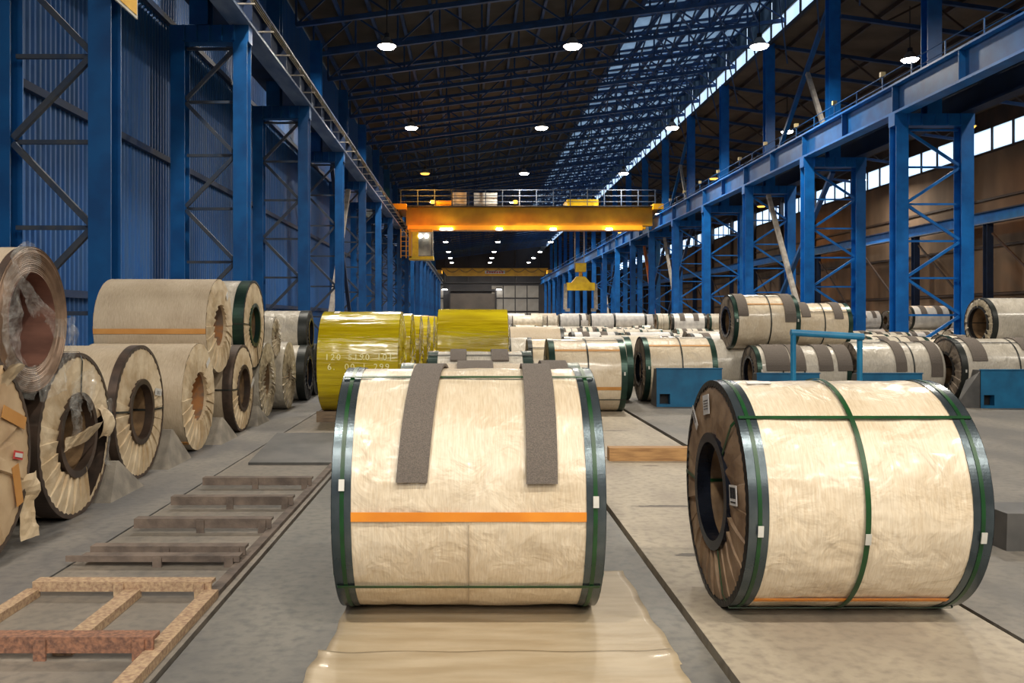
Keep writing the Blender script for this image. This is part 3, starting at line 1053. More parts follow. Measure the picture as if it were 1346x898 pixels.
def cover_mesh(s, x, r0, r1, zc, pleats, amp, seed, cut=None, rings=5):
    """pleated end cover: overlapping folds running from the rim to the eye"""
    rnd = random.Random(seed)
    sub = 4
    n = pleats * sub
    jit = [rnd.uniform(.5, 1.4) for _ in range(pleats)]
    ang = [rnd.uniform(-.35, .35) for _ in range(pleats)]
    vs, fs = [], []
    pos = (0.0, .30, .66, .965)
    for j in range(-1, rings + 1):
        u = max(0, j) / rings
        r = r0 + (r1 - r0) * u
        for k in range(n):
            p, q = divmod(k, sub)
            saw = (0, .30, .72, 1.0)[q] * jit[p]
            am = amp * saw * (1.3 - 1.0 * u)
            bul = .012 * math.sin(PI * u)
            tw = ang[p] * (1 - u) * .35
            a = 2 * PI * (p + pos[q] + tw * (1 if q else .0)) / pleats
            if q == 0:
                a += 2 * PI * ang[p - 1] * (1 - u) * .35 / pleats
            nz = amp * .35 * mnoise.noise(Vector((u * 4 + seed, k * .6, 1.3)))
            if j < 0:
                vs.append(P(x - s * .03, a, r - .004, zc))
            else:
                vs.append(P(x + s * (am + bul + (nz if j < rings else 0)), a, r, zc))
    for j in range(rings + 1):
        for k in range(n):
            if cut and cut(2 * PI * k / n, (j - .5) / rings):
                continue
            k2 = (k + 1) % n
            f = (j * n + k, j * n + k2, (j + 1) * n + k2, (j + 1) * n + k)
            fs.append(f if s > 0 else f[::-1])
    return MB().add(vs, fs)


def lip_mesh(s, x, r1, zc, n=150, depth=.03, tooth=.014):
    vs, fs = [], []
    for k in range(n):
        a = 2 * PI * k / n
        d = depth + (tooth if k % 2 else 0)
        vs += [P(x, a, r1, zc), P(x + s * .004, a, r1 - d, zc), P(x - s * .006, a, r1 - d, zc)]
    for k in range(n):
        a, b_ = 3 * k, 3 * ((k + 1) % n)
        fs += [(a, b_, b_ + 1, a + 1), (a + 1, b_ + 1, b_ + 2, a + 2)]
    return MB().add(vs, fs)


def axial_strap(th, hw, R, rh, zc, wdt=.025, e=.006, tk=.003):
    """strap running over the coil, down both ends and through the eye"""
    hb = hw - .022
    out = [(-hb, R + e + tk), (hb, R + e + tk), (hw + e + tk, R - .07), (hw + e + tk, rh + .05), (hb, rh - e - tk), (-hb, rh - e - tk), (-hw - e - tk, rh + .05), (-hw - e - tk, R - .07)]
    inn = [(-hb, R + e), (hb, R + e), (hw + e, R - .07), (hw + e, rh + .05), (hb, rh - e), (-hb, rh - e), (-hw - e, rh + .05), (-hw - e, R - .07)]
    m = len(out)
    tx, tz = math.sin(th), math.cos(th)
    vs = []
    for (x, r) in out + inn:
        for s in (-.5, .5):
            p = P(x, th, r, zc)
            vs.append((p[0], p[1] + tx * wdt * s, p[2] + tz * wdt * s))
    fs = []
    for i in range(m):
        j = (i + 1) % m
        o0, o1, i0, i1 = 2 * i, 2 * j, 2 * m + 2 * i, 2 * m + 2 * j
        fs += [(o0, o1, o1 + 1, o0 + 1), (i0, i0 + 1, i1 + 1, i1), (o0, i0, i1, o1), (o0 + 1, o1 + 1, i1 + 1, i0 + 1)]
    return MB().add(vs, fs)


def patch(mb_or_x, th, R, zc, wx, wt, tk=.003):
    x = mb_or_x
    dt = wt / R / 2
    return arc_strip(x - wx / 2, x + wx / 2, th - dt, th + dt, R, R + tk, zc, n=3)


def face_patch(s, x, rho, th, zc, w_, h_, rot=0.0, tk=.004):
    """flat sticker on an end face"""
    c = P(x, th, rho, zc)
    er = Vector((0, -math.cos(th), math.sin(th)))
    et = Vector((0, math.sin(th), math.cos(th)))
    a = er * math.cos(rot) + et * math.sin(rot)
    b_ = et * math.cos(rot) - er * math.sin(rot)
    vs = []
    for dx in (0, s * tk):
        for (u, v) in ((-1, -1), (1, -1), (1, 1), (-1, 1)):
            q = Vector(c) + a * (u * h_ / 2) + b_ * (v * w_ / 2) + Vector((dx, 0, 0))
            vs.append(q)
    return MB().add(vs, [(0, 3, 2, 1), (4, 5, 6, 7), (0, 1, 5, 4), (1, 2, 6, 5), (2, 3, 7, 6), (3, 0, 4, 7)])


def coil(label, xa, xb, y, R, z=0.0, n=72, nx=6, amp=0.0, seed=1, wrap=None, cover=None, band=None, ring_m=None, core=None, bw=.09, rh=.305,
         mid=(), axial=(), strap=None, tapes=(), tape_m=None, felts=(), hero=False, pleats=26, buckles=(), cut=None, group=None, lip=True, ringw=.045,
         covers=(-1, 1), band_strap=False, camp=.016):
    """a wrapped steel coil lying on its side, axis along X; z is the height of its lowest point"""
    hw = (xb - xa) / 2
    t = thing('steel_coil', label, 'steel coil', ((xa + xb) / 2, y, z), group)
    zc = R
    strap = strap or M_STRAPD
    wp = wrap_mesh(hw, R, zc, n, nx, amp, seed, rh).build('wrap', wrap or M_WRAP, t, smooth=True)
    co = MB().lathe_x([(-hw, rh), (hw, rh)], 48, zc, closed=False).build('core', core or M_CORE, t, smooth=True)
    for s in covers:
        cv = cover_mesh(s, s * hw, rh, R - .003, zc, pleats, camp, seed + s * 7, cut if s == (cut_side.get(label, 1)) else None)
        cv.build('end_cover', cover or M_COVER, t)
        if ring_m:
            x0 = s * (hw - .05)
            x1 = s * (hw + .035)
            ring(min(x0, x1), max(x0, x1), rh - .012, rh + ringw, zc, 56).build('core_ring', ring_m, t)
        if band:
            x0, x1 = s * (hw - bw), s * (hw + .008)
            eb = ring(min(x0, x1), max(x0, x1), R - .004, R + .007, zc, n).build('edge_band', band, t)
            if lip:
                lip_mesh(s, s * (hw + .01), R + .007, zc, 150 if hero else 96).build('toothed_lip', M_BLACK if band is not M_BANDB else M_BANDB, eb)
            if band_strap:
                xm = s * (hw - bw * .5)
                ring(xm - .011, xm + .011, R + .008, R + .0105, zc, n).build('band_strap', M_STRAP, eb)
    for x in mid:
        ring(x - .014, x + .014, R + .004 + amp, R + .0065 + amp, zc, n).build('strap', strap, t)
    for th in axial:
        axial_strap(math.radians(th), hw + .012 + camp * .5, R + .008, rh, zc, .02).build('axial_strap', strap, t)
    for (th, w_) in tapes:
        x1 = hw - (bw if band else 0)
        patch(0, math.radians(th), R + .002 + amp * .6, zc, 2 * x1, w_).build('tape', tape_m or M_TAPE, t)
    for f in felts:
        (x, wf_, a0, a1) = f[:4]
        sl_ = f[4] if len(f) > 4 else 0
        arc_strip(x - wf_ / 2, x + wf_ / 2, math.radians(a0), math.radians(a1), R + .007 + amp, R + .024 + amp, zc, 20, sl_).build('felt_pad', M_FELT, t)
    for (x, th) in buckles:
        patch(x, math.radians(th), R + .011 + amp, zc, .03, .06, .006).build('buckle', M_WHITE, t)
    return t


cut_side = {}
# --- the two big coils in front
C1 = coil('large cream coil with two grey felt pads and an orange tape, on a wrap sheet', -.715, .715, 5.34, .695, z=.006, n=220, nx=80, amp=.009, seed=3, wrap=M_WRAP, cover=M_COVER_SH,
          band=M_BAND, ring_m=M_RING, bw=.095, axial=(69, -40.4, 180), strap=M_STRAP, tapes=((-3.6, .05),), hero=True, band_strap=True,
          felts=((-.375 + .075, .165, 11, 118, .10), (.385, .165, 10.5, 118, .02)), buckles=((-.668, 10), (.668, 3)))
arc_strip(-.004, .004, math.radians(-62), math.radians(-7), .699, .7035, .695, 14).build('wrap_seam', M_WRAP2, C1)
C2 = coil('cream coil with one green cross strap and shiny steel end bands, on the pale slab', 1.49, 2.77, 5.33, .66, z=0.0, n=220, nx=80, amp=.011, seed=8, wrap=M_WRAP, cover=M_COVER_SH,
          band=M_BAND, ring_m=M_RING, bw=.10, mid=(-.02,), axial=(47.2, -66, 178), strap=M_STRAP, tapes=((-52, .035),), hero=True, band_strap=True, pleats=24,
          buckles=((-.02, -10.7), (-.59, -7), (.59, -10)))


def sticker(t, s, x, rho, th, zc, w_, h_, rot, bars):
    st = face_patch(s, x + s * .03, rho, math.radians(th), zc, w_, h_, rot).build('sticker', M_STICK, t)
    for (du, dv, bw_, bh) in bars:
        th_ = math.radians(th)
        c = P(x + s * .0345, th_, rho, zc)
        er = Vector((0, -math.cos(th_), math.sin(th_)))
        et = Vector((0, math.sin(th_), math.cos(th_)))
        a = er * math.cos(rot) + et * math.sin(rot)
        b_ = et * math.cos(rot) - er * math.sin(rot)
        vs = []
        for dx in (0, s * .0015):
            for (u, v) in ((-1, -1), (1, -1), (1, 1), (-1, 1)):
                vs.append(Vector(c) + a * (dv * h_ + u * bh * h_ / 2) + b_ * (du * w_ + v * bw_ * w_ / 2) + Vector((dx, 0, 0)))
        MB().add(vs, [(0, 3, 2, 1), (4, 5, 6, 7), (0, 1, 5, 4), (1, 2, 6, 5), (2, 3, 7, 6), (3, 0, 4, 7)]).build('print_mark', M_INK, st)


barc = [(-.36 + .09 * i, .12, (.05, .03, .06, .035)[i % 4], .55) for i in range(9)] + [(0, -.34, .7, .08)]
sticker(C2, -1, -.64, .52, 100, .66, .13, .12, 0, [(0, .2 - .14 * i, .7, .03) for i in range(4)])
sticker(C2, -1, -.64, .54, 132, .66, .05, .17, .1, [(0, .3 - .1 * i, .5, .04) for i in range(6)])
sticker(C2, -1, -.64, .47, 8, .66, .13, .11, PI / 2, barc)
st = patch(-.42, math.radians(80), .672, .66, .14, .05).build('sticker', M_STICK, C2)

# --- behind the first coil
coil('grey-topped coil directly behind the felt-padded front coil', -.52, .86, 7.05, .67, n=96, nx=20, amp=.004, seed=5, wrap=M_WRAP2, cover=M_COVER_SH, band=M_BANDG, ring_m=M_RING, axial=(64,),
     felts=((-.12, .28, 60, 120), (.50, .2, 60, 120)))
coil('pale coil with two felt pads on top just before the lone yellow coil', -.40, .63, 9.1, .68, n=96, nx=16, amp=.004, seed=6, wrap=M_WRAPG, cover=M_COVER_SH, band=M_BANDG, ring_m=M_RING, mid=(-.15,), axial=(70,),
     felts=((-.22, .16, 60, 120), (.2, .17, 60, 120)))

# --- row along the blue wall: floor level
GW = 'coils stacked along the corrugated wall'
cut_side['coil'] = 1
lab = 'coil with torn paper cover and wide brown steel rim, beside the torn film coil'
cut_side[lab] = 1
L1 = coil(lab, -4.75, -3.38, 7.60, .70, n=110, nx=12, amp=.004, seed=21, wrap=M_WRAP2, cover=M_COVER, band=M_BANDB, ring_m=M_RINGB, bw=.17, rh=.32, axial=(95,), camp=.02,
          cut=lambda a, u: (PI * .92 < a < PI * 1.36 and u < .72) or (a > 2 * PI * .86 and u < .12), group=GW)
lab = 'tan paper-faced coil with orange tape marks, closest along the wall'
L0 = coil(lab, -4.7, -3.28, 5.85, .735, n=110, nx=10, seed=22, wrap=M_WRAP2, cover=pmat('tan_paper_face', (208, 182, 146), (180, 150, 116), scale=3, rough=.6, bump=.4, bscale=6),
          band=M_BANDB, bw=.06, rh=.12, pleats=9, camp=.03, group=GW)
for (rho, th, w_, h_) in ((.52, 150, .09, .34), (.55, 205, .09, .3)):
    face_patch(1, .745, rho, math.radians(th), .735, w_, h_, .9).build('tape', M_TAPE2, L0)
sk = face_patch(1, .748, .5, math.radians(182), .735, .06, .13, .2).build('sticker', pmat('red_sticker', (206, 70, 66), (190, 60, 60), rough=.5), L0)
face_patch(1, .7525, .5, math.radians(182), .735, .03, .10, .2).build('sticker_field', M_STICK, sk)
L2 = coil('coil with dark brown rim and pleated cream cover, second from the torn film coil', -4.9, -3.52, 9.45, .705, n=96, nx=10, amp=.003, seed=23, wrap=M_WRAP2, cover=M_COVER, band=M_BANDB, ring_m=M_RINGB,
          bw=.08, axial=(5, 182), group=GW)
sticker(L2, 1, .69, .5, 160, .705, .08, .2, .5, [(.1, .2 - .2 * i, .5, .06) for i in range(3)])
L3 = coil('plain beige coil with pleated cover and rusty eye, under the long top coil', -4.85, -3.5, 11.45, .69, n=96, nx=10, amp=.003, seed=24, wrap=M_WRAP2, cover=M_COVER, core=M_RUST_CORE, rh=.32,
          tapes=((-52, .06),), tape_m=M_TAPE2, camp=.024, group=GW)
sticker(L3, 1, .675, .52, 125, .69, .07, .16, .4, [])
L4 = coil('coil with purple-brown rim below the green-banded top coil', -4.7, -3.42, 13.35, .65, n=80, nx=8, seed=25, wrap=M_WRAP2, cover=M_COVER, band=M_BANDB, ring_m=M_RINGB, bw=.13, axial=(2,), rh=.31, group=GW)
sticker(L4, 1, .64, .5, 175, .65, .07, .22, -.5, [])
L5 = coil('crumpled pale-wrapped coil with small dark eye, fifth along the wall', -4.8, -3.50, 15.35, .64, n=72, nx=10, amp=.01, seed=26, wrap=M_WRAPG, cover=M_COVERG, camp=.03, group=GW)
L6 = coil('crumpled grey film-wrapped coil beside the dark-rimmed pair', -4.9, -3.40, 16.72, .63, n=72, nx=10, amp=.012, seed=27, wrap=M_WRAPG, cover=M_COVERG, camp=.03, rh=.2, group=GW)
L7 = coil('dark-rimmed steel coil on the floor beside the yellow coil', -4.7, -3.36, 18.5, .57, n=72, nx=6, seed=28, wrap=M_WRAPG, cover=M_DARK, band=M_STRAPD, ring_m=M_RING, bw=.16, group=GW)
L8 = coil('dark-rimmed steel coil on the floor behind the yellow coil', -4.7, -3.4, 19.75, .57, n=72, nx=6, seed=29, wrap=M_WRAPG, cover=M_DARK, band=M_STRAPD, ring_m=M_RING, bw=.16, group=GW)
# --- second tier
U1 = coil('long beige coil with faded orange tape and rusty eye, on top of two coils', -5.0, -3.5, 12.40, .655, z=.945, n=96, nx=12, amp=.004, seed=31, wrap=M_WRAP2, cover=M_COVER, core=M_RUST_CORE, rh=.30,
          tapes=((-6, .07),), tape_m=M_TAPE2, camp=.024, pleats=22, group=GW)
sticker(U1, 1, .76, .49, 120, .655, .10, .10, .3, [])
U2 = coil('top coil with dark green rim and pleated cover beside the long beige coil', -4.8, -3.5, 14.38, .72, z=.875, n=80, nx=8, seed=32, wrap=M_WRAPG, cover=M_COVER, band=M_BANDG, ring_m=M_BANDG, bw=.16, axial=(2, 250), rh=.31, group=GW)
U3 = coil('silver-grey film-wrapped top coil with crumpled end', -4.7, -3.5, 16.05, .36, z=1.01, n=72, nx=10, amp=.012, seed=33, wrap=M_WRAPG, cover=M_COVERG, camp=.03, rh=.16, group=GW)
U4 = coil('dark-rimmed top coil above the dark-rimmed floor coils', -4.95, -3.44, 19.12, .47, z=.93, n=72, nx=6, seed=34, wrap=M_WRAPG, cover=M_DARK, band=M_STRAPD, ring_m=M_RING, bw=.18, rh=.28, mid=(-.2,), group=GW)

# torn film coil: bare brown steel windings
t = thing('steel_coil', 'bare brown coil on top with wide eye and torn clear film', 'steel coil', (-4.0, 6.75, 1.135), GW)
R, rh, hw = .555, .36, .67
MB().lathe_x([(-hw, R), (hw, R)], 96, R, closed=False).build('wrap', M_WRAP2, t, smooth=True)
MB().lathe_x([(-hw, rh), (hw, rh)], 72, R, closed=False).build('core', pmat('red_brown_core', (150, 108, 94), (120, 86, 76), scale=3, rough=.4, metal=.2, stretch=(1, 3, 3)), t, smooth=True)
for s in (-1, 1):
    prof = []
    m = 26
    for i in range(m + 1):
        r = rh + (R - rh) * i / m
        prof.append((s * (hw + (.006 if i % 2 else 0) - .012 * (1 - i / m) + random.uniform(-.003, .003)), r))
    MB().lathe_x(prof, 96, R, closed=False).build('winding_face', M_STEELFACE, t)
MB().lathe_x([(hw - .05, R), (hw - .05, R + .006), (hw + .004, R + .006), (hw + .004, R)], 96, R).build('edge_band', M_BANDB, t)


def crumple(name, fn, nu, nv, amp, parent, seed, mat=M_FILM, keep=None):
    vs, fs = [], []
    for i in range(nu + 1):
        for j in range(nv + 1):
            u, v = i / nu, j / nv
            p = Vector(fn(u, v))
            q = p * 5.5 + Vector((seed, 0, 0))
            p += Vector((mnoise.noise(q), mnoise.noise(q + Vector((7, 3, 1))), mnoise.noise(q + Vector((2, 9, 4))))) * amp
            q *= 2.6
            p += Vector((mnoise.noise(q), mnoise.noise(q + Vector((7, 3, 1))), mnoise.noise(q + Vector((2, 9, 4))))) * amp * .5
            vs.append(p)
    for i in range(nu):
        for j in range(nv):
            if keep and not keep((i + .5) / nu, (j + .5) / nv):
                continue
            a = i * (nv + 1) + j
            fs.append((a, a + 1, a + nv + 2, a + nv + 1))
    return MB().add(vs, fs).build(name, mat, parent, smooth=False)


# film hanging round the end: from upper near side, across the eye, down the far rim
def film_a(u, v):      # band along the near (camera side) rim from top to bottom
    th = math.radians(84 - 165 * u)
    r = .34 + .24 * v + .05 * math.sin(9 * u)
    p = P(hw + .05 + .04 * math.sin(PI * v), th, r, R)
    return p


def film_b(u, v):      # torn edge sweeping from the top down to the far side
    y = -.30 + .95 * u
    zt = R + .34 - .40 * u - .10 * math.sin(PI * u)
    return (hw + .06 + .03 * math.sin(4 * u), y, zt - (.14 + .12 * math.sin(7 * u) ** 2) * v)


def film_c(u, v):      # wrap over the far rim and down to the lower coil
    th = math.radians(178 + 95 * u)
    r = .44 + .18 * v
    return P(hw + .05 + .04 * math.sin(3 * u), th, r, R)


fo = crumple('torn_film', film_a, 40, 12, .035, t, 3.0)
crumple('torn_film', film_b, 34, 8, .035, t, 8.0, keep=lambda u, v: v < .75 + .25 * math.sin(17 * u))
crumple('torn_film', film_c, 30, 8, .045, t, 12.0)
crumple('torn_film', lambda u, v: (hw + .1 + .05 * u, .45 + .30 * u, .05 - .38 * v + .1 * u), 14, 14, .05, t, 17.0, keep=lambda u, v: v < .7 + .3 * math.sin(9 * u))
# torn paper and film on the brown-rimmed coil
crumple('torn_flap', lambda u, v: (.70 + .05 + .10 * v * u, -.05 + .52 * u - .30, .70 - .10 + .13 * v + .06 * u), 12, 5, .03, L1, 31.0, mat=M_COVER)
crumple('torn_flap', lambda u, v: (.72 + .04 * math.sin(5 * u), .40 + .22 * v, .62 + .34 * u), 12, 6, .035, L1, 35.0, mat=M_COVER)
crumple('torn_film', lambda u, v: (.74, -.22 + .16 * v, .62 + .55 * u), 14, 6, .04, L1, 37.0)
crumple('torn_film', lambda u, v: (.73, .52 + .12 * v, .35 + .6 * u), 14, 5, .04, L1, 39.0)
crumple('torn_flap', lambda u, v: (.70 + .06 * v, .60 + .16 * v, .05 + .5 * u), 12, 5, .04, L0, 41.0, mat=M_COVER)
crumple('torn_flap', lambda u, v: (.66 + .12 * v, .30 + .2 * u, 1.16 + .22 * v), 8, 6, .04, L0, 43.0, mat=M_COVER)

# --- yellow film coils
GY = 'coils wrapped in yellow film'


def ycoil(label, xa, xb, y, R, z, seed):
    t = thing('steel_coil', label, 'steel coil', ((xa + xb) / 2, y, z), GY)
    hw = (xb - xa) / 2
    wrap_mesh(hw, R, R, 110, 24, .006, seed, .3).build('film_wrap', M_YFILM, t, smooth=True)
    for s in (-1, 1):
        cover_mesh(s, s * hw, .3, R - .002, R, 18, .03, seed + s, None).build('end_cover', M_YFILM, t)
    MB().lathe_x([(-hw, .3), (hw, .3)], 40, R, closed=False).build('core', M_YFILM, t, smooth=True)
    return t


YA = ycoil('first yellow film coil with stencilled numbers, on a grey timber', -2.43, -1.13, 14.95, .84, .14, 51)
patch(-.42, math.radians(78), .848, .84, .09, .16).build('sticker', M_STICK, YA)


def stencil(text, x, th, size, parent, R, zc):
    for i, ch in enumerate(text):
        if ch == ' ':
            continue
        cu = bpy.data.curves.new('stencil_character', 'FONT')
        cu.body = ch
        cu.size = size
        cu.extrude = .001
        ob = bpy.data.objects.new('stencil_character', cu)
        COL.objects.link(ob)
        bpy.context.view_layer.update()
        me = bpy.data.meshes.new_from_object(ob.evaluated_get(bpy.context.evaluated_depsgraph_get()))
        bpy.data.objects.remove(ob)
        for v in me.vertices:
            v.co = P(x + i * size * .66 + v.co.x, math.radians(th) + v.co.y / R, R + v.co.z, zc)
        me.materials.clear()
        me.materials.append(M_YTXT)
        put('stencil_character', me, parent)


stencil('120 5190 101', -.52, 4.0, .14, YA, .852, .84)
stencil('6. 00 1.299', -.48, -6.5, .14, YA, .852, .84)
for i, (y, R) in enumerate(((17.3, .83), (20.0, .82), (23.2, .82), (26.6, .82), (30, .82))):
    ycoil('yellow film coil, %s behind the stencilled one' % ORD[i], -2.43, -1.10 + .02 * i, y, R, .14, 53 + i)
    MB()
YB = ycoil('lone yellow film coil behind the two felt-topped coils', -.63, .80, 18.6, .85, .20, 61)
for i, (y, R, xm) in enumerate(((14.95, .84, -1.78), (17.3, .83, -1.78), (20.0, .82, -1.78), (23.2, .82, -1.78), (26.6, .82, -1.78), (30, .82, -1.78), (18.6, .85, .08))):
    hz = .20 if i == 6 else .14
    for s in (-1, 1):
        o = MB().add([(-.72, -.2, 0), (.72, -.2, 0), (.72, .2, 0), (-.72, .2, 0), (-.72, -.2, hz + (.04 if s < 0 else .0)), (.72, -.2, hz + (.04 if s < 0 else 0)),
                      (.72, .2, hz + (.0 if s < 0 else .04)), (-.72, .2, hz + (0 if s < 0 else .04))],
                     [(0, 3, 2, 1), (4, 5, 6, 7), (0, 1, 5, 4), (1, 2, 6, 5), (2, 3, 7, 6), (3, 0, 4, 7)]).build('timber_bearer', M_WOODG)
        o.location = (xm, y + s * .26, 0)
        tag(o, 'grey timber bearer on the %s side under the %s yellow film coil' % ('near' if s < 0 else 'far', 'lone' if i == 6 else ORD[i]), 'timber', 'timber bearers under the yellow coils')

# --- middle distance on the far side of the aisle
GM = 'coils behind the blue chocks'
coil('cream coil with two orange tapes and a dark cross strap, standing before the coil field', 1.45, 2.82, 16.35, .66, n=96, nx=16, amp=.006, seed=71, wrap=M_WRAP, cover=M_COVERD, band=M_BANDG, ring_m=M_RING, bw=.1,
     mid=(.0,), axial=(72, -38), tapes=((45, .04), (-18, .06)), tape_m=M_TAPE2, group=GM, buckles=((.64, 5),))
coil('coil with wide dark green rim just behind the two-taped coil', 2.0, 3.35, 18.6, .66, n=80, nx=8, seed=72, wrap=M_WRAPG, cover=M_COVERD, band=M_BANDG, ring_m=M_RING, bw=.12, group=GM)
coil('cream coil with one orange tape behind the blue chock with the square hole', 3.55, 4.98, 18.3, .66, n=96, nx=16, amp=.006, seed=73, wrap=M_WRAP, cover=M_COVERD, band=M_BANDG, ring_m=M_RING, bw=.1, mid=(.02,), axial=(74,),
     tapes=((48, .04),), tape_m=M_TAPE2, buckles=((-.66, 5), (.02, 0)), group=GM)
coil('dark brown-faced coil between the blue chock and the two-high stack', 5.15, 6.3, 20.2, .62, n=72, nx=6, seed=74, wrap=M_WRAPG, cover=M_COVERD, band=M_STRAPD, ring_m=M_RING, group=GM)
coil('coil with broad grey felt strips at the bottom of the two-high stack', 6.05, 8.0, 19.0, .56, n=80, nx=10, amp=.004, seed=75, wrap=M_WRAPG, cover=M_COVERD, band=M_BANDG, ring_m=M_RING, mid=(-.45, .0), axial=(75,),
     felts=((-.55, .5, 5, 120), (-.12, .3, 5, 120), (.45, .3, 5, 120), (.85, .3, 5, 120)), buckles=((-.9, 5),), group=GM)
coil('top coil of the two-high stack with brown cover and corner felts', 5.78, 7.2, 19.75, .60, z=1.03, n=96, nx=16, amp=.005, seed=76, wrap=M_WRAP, cover=M_COVERD, band=M_BANDG, ring_m=M_RING, mid=(.08,), axial=(66,),
     tapes=((40, .03),), tape_m=M_TAPE2, felts=((-.52, .22, 12, 110), (.5, .24, 0, 110)), buckles=((-.66, 3), (.66, 3)), group=GM)
coil('top coil with two dark felts beside the stack top, behind the blue rail', 7.3, 8.75, 20.6, .50, z=1.06, n=80, nx=10, amp=.004, seed=77, wrap=M_WRAP, cover=M_COVERD, band=M_BANDG, ring_m=M_RING, mid=(.1,), axial=(35,),
     felts=((-.32, .2, 20, 110), (.42, .2, 15, 110)), group=GM)
coil('coil with brown pleated face behind the blue tube rail', 8.15, 9.95, 19.0, .60, n=80, nx=10, amp=.004, seed=78, wrap=M_WRAPG, cover=M_COVERD, ring_m=M_RING, mid=(.25,), axial=(75,), group=GM, rh=.32, pleats=20,
     felts=((-.02, .22, 0, 120), (.72, .24, -10, 120)), camp=.03)
coil('coil with grey pleated face and big dark eye beside the corner blue chock', 10.0, 11.75, 18.5, .64, n=96, nx=12, amp=.004, seed=79, wrap=M_WRAPG, cover=M_COVERD, band=M_STRAPD, ring_m=M_BLACK, bw=.12, mid=(.3,), axial=(60, 175), rh=.33, pleats=20,
     felts=((-.5, .3, 18, 110), (.55, .26, 40, 110)), buckles=((-.81, 0),), camp=.028, group=GM)
coil('top coil with big dark eye at the edge of the picture, above the corner chock', 11.42, 12.9, 19.75, .57, z=1.02, n=80, nx=8, seed=80, wrap=M_WRAPG, cover=M_COVERG, band=M_STRAPD, ring_m=M_BLACK, bw=.1, rh=.36, axial=(178,), pleats=20, camp=.028, group=GM)
coil('floor coil below the top coil at the edge of the picture', 11.85, 13.2, 20.7, .60, n=72, nx=6, seed=81, wrap=M_WRAPG, cover=M_COVERD, band=M_STRAPD, ring_m=M_BLACK, group=GM)
coil('felt-padded floor coil behind the blue tube rail in the second row', 8.1, 9.9, 21.2, .60, n=72, nx=6, seed=82, wrap=M_WRAPG, cover=M_COVERD, band=M_STRAPD, ring_m=M_BLACK, group=GM, felts=((-.2, .2, 30, 120),))
# dark rimmed group left of the two-taped coil
coil('greyish coil showing its dark stacked rims beside the lone yellow coil', 1.05, 2.6, 24.6, .74, n=72, nx=6, seed=83, wrap=M_WRAP2, cover=M_COVERD, band=M_STRAPD, ring_m=M_BLACK, group=GM)
coil('narrow dark-rimmed coil just beside the lone yellow coil', .92, 1.5, 21.4, .62, n=72, nx=6, seed=84, wrap=M_WRAPG, cover=M_COVERD, band=M_STRAPD, ring_m=M_BLACK, group=GM)
coil('cream coil with a dark cross strap behind the two-taped coil', 1.30, 2.55, 19.6, .62, n=72, nx=8, seed=85, wrap=M_WRAP, cover=M_COVERD, band=M_STRAPD, ring_m=M_BLACK, mid=(.1,), axial=(45,), group=GM)


# --- coil field behind
def far_proto(nm, wrapm, covm, bandm, felts, straps):
    t = thing('steel_coil', 'x', 'steel coil', (0, 0, -50), 'coils in the far field')
    R, hw, rh, n = 1.0, .5, .48, 36
    MB().lathe_x([(-hw, R), (hw, R)], n, R, closed=False).build('wrap', wrapm, t, smooth=True)
    for s in (-1, 1):
        cover_mesh(s, s * hw, rh, R, R, 12, .018, 5 + s, None, rings=2).build('end_cover', covm, t)
        if bandm:
            a, b_ = s * (hw - .06), s * (hw + .01)
            ring(min(a, b_), max(a, b_), R - .01, R + .012, R, n).build('edge_band', bandm, t)
    MB().lathe_x([(-hw, rh), (hw, rh)], 20, R, closed=False).build('core', M_CORE, t, smooth=True)
    for x in felts:
        arc_strip(x - .075, x + .075, math.radians(15), math.radians(125), R + .01, R + .035, R, 8).build('felt_pad', M_FELT, t)
    for x in straps:
        ring(x - .012, x + .012, R + .005, R + .012, R, n).build('strap', M_STRAPD, t)
    return t


FP = [('cream-wrapped', far_proto('a', M_WRAPF, M_COVERD, M_BANDG, (), (0.02,))),
      ('felt-padded cream', far_proto('b', M_WRAPF, M_COVERD, M_BANDG, (-.25, .25), (0.0,))),
      ('white-wrapped', far_proto('c', M_WRAPW, M_COVERG, M_STRAPD, (), ())),
      ('felt-padded white', far_proto('d', M_WRAPW, M_COVERD, M_STRAPD, (-.2, .2), ())),
      ('plain beige', far_proto('e', M_WRAPF, M_COVERD, None, (), ()))]
for (_, p) in FP:
    KIDS[p.name] = [c for c in p.children]
fused = set()


def far_coil(kind, x, y, R, wd, z, label, simple):
    st, proto = FP[kind]
    sk = ('felt_pad', 'strap', 'core') if simple else ()
    if kind not in fused and not simple:
        fused.add(kind)
        proto.location = (x, y, z)
        proto.scale = (wd, R, R)
        proto['label'] = label % st
        return proto
    return copy_tree(proto, (x, y, z), label % st, scale=(wd, R, R), skip=sk)


rf = random.Random(5)
TAKEN = []


def free(x, y, wd, R):
    return all(abs(x - a) > (wd + w_) / 2 + .05 or abs(y - b_) > R + r_ + .02 for (a, b_, w_, r_) in TAKEN)


ups = [(11.2, 45.2, .5, 1.75, 3), (13.1, 45.6, .5, 1.5, 0), (9.75, 44.6, .5, .6, 0), (8.6, 57, .52, 1.6, 2), (6.6, 58, .52, 1.4, 2), (10.9, 60, .55, 2.2, 2), (8.0, 61.5, .5, 1.2, 3), (4.4, 66, .5, 2.2, 4), (7.0, 70, .5, 1.5, 4),
       (6.6, 78, .6, 2.2, 4), (9.5, 80, .6, 2.4, 2), (12.2, 79, .6, 2.4, 4), (4.0, 80, .6, 2.4, 2), (1.8, 80, .6, 1.6, 4), (13.9, 72, .55, 2.4, 2), (15.0, 60, .55, 2.0, 3)]
for (x, y, R, wd, k_) in ups:
    TAKEN.append((x, y, wd, 1.19))
lanes = [(2.0, 'first'), (4.2, 'second'), (6.4, 'third'), (8.6, 'fourth'), (10.8, 'fifth'), (13.0, 'sixth'), (15.2, 'seventh')]
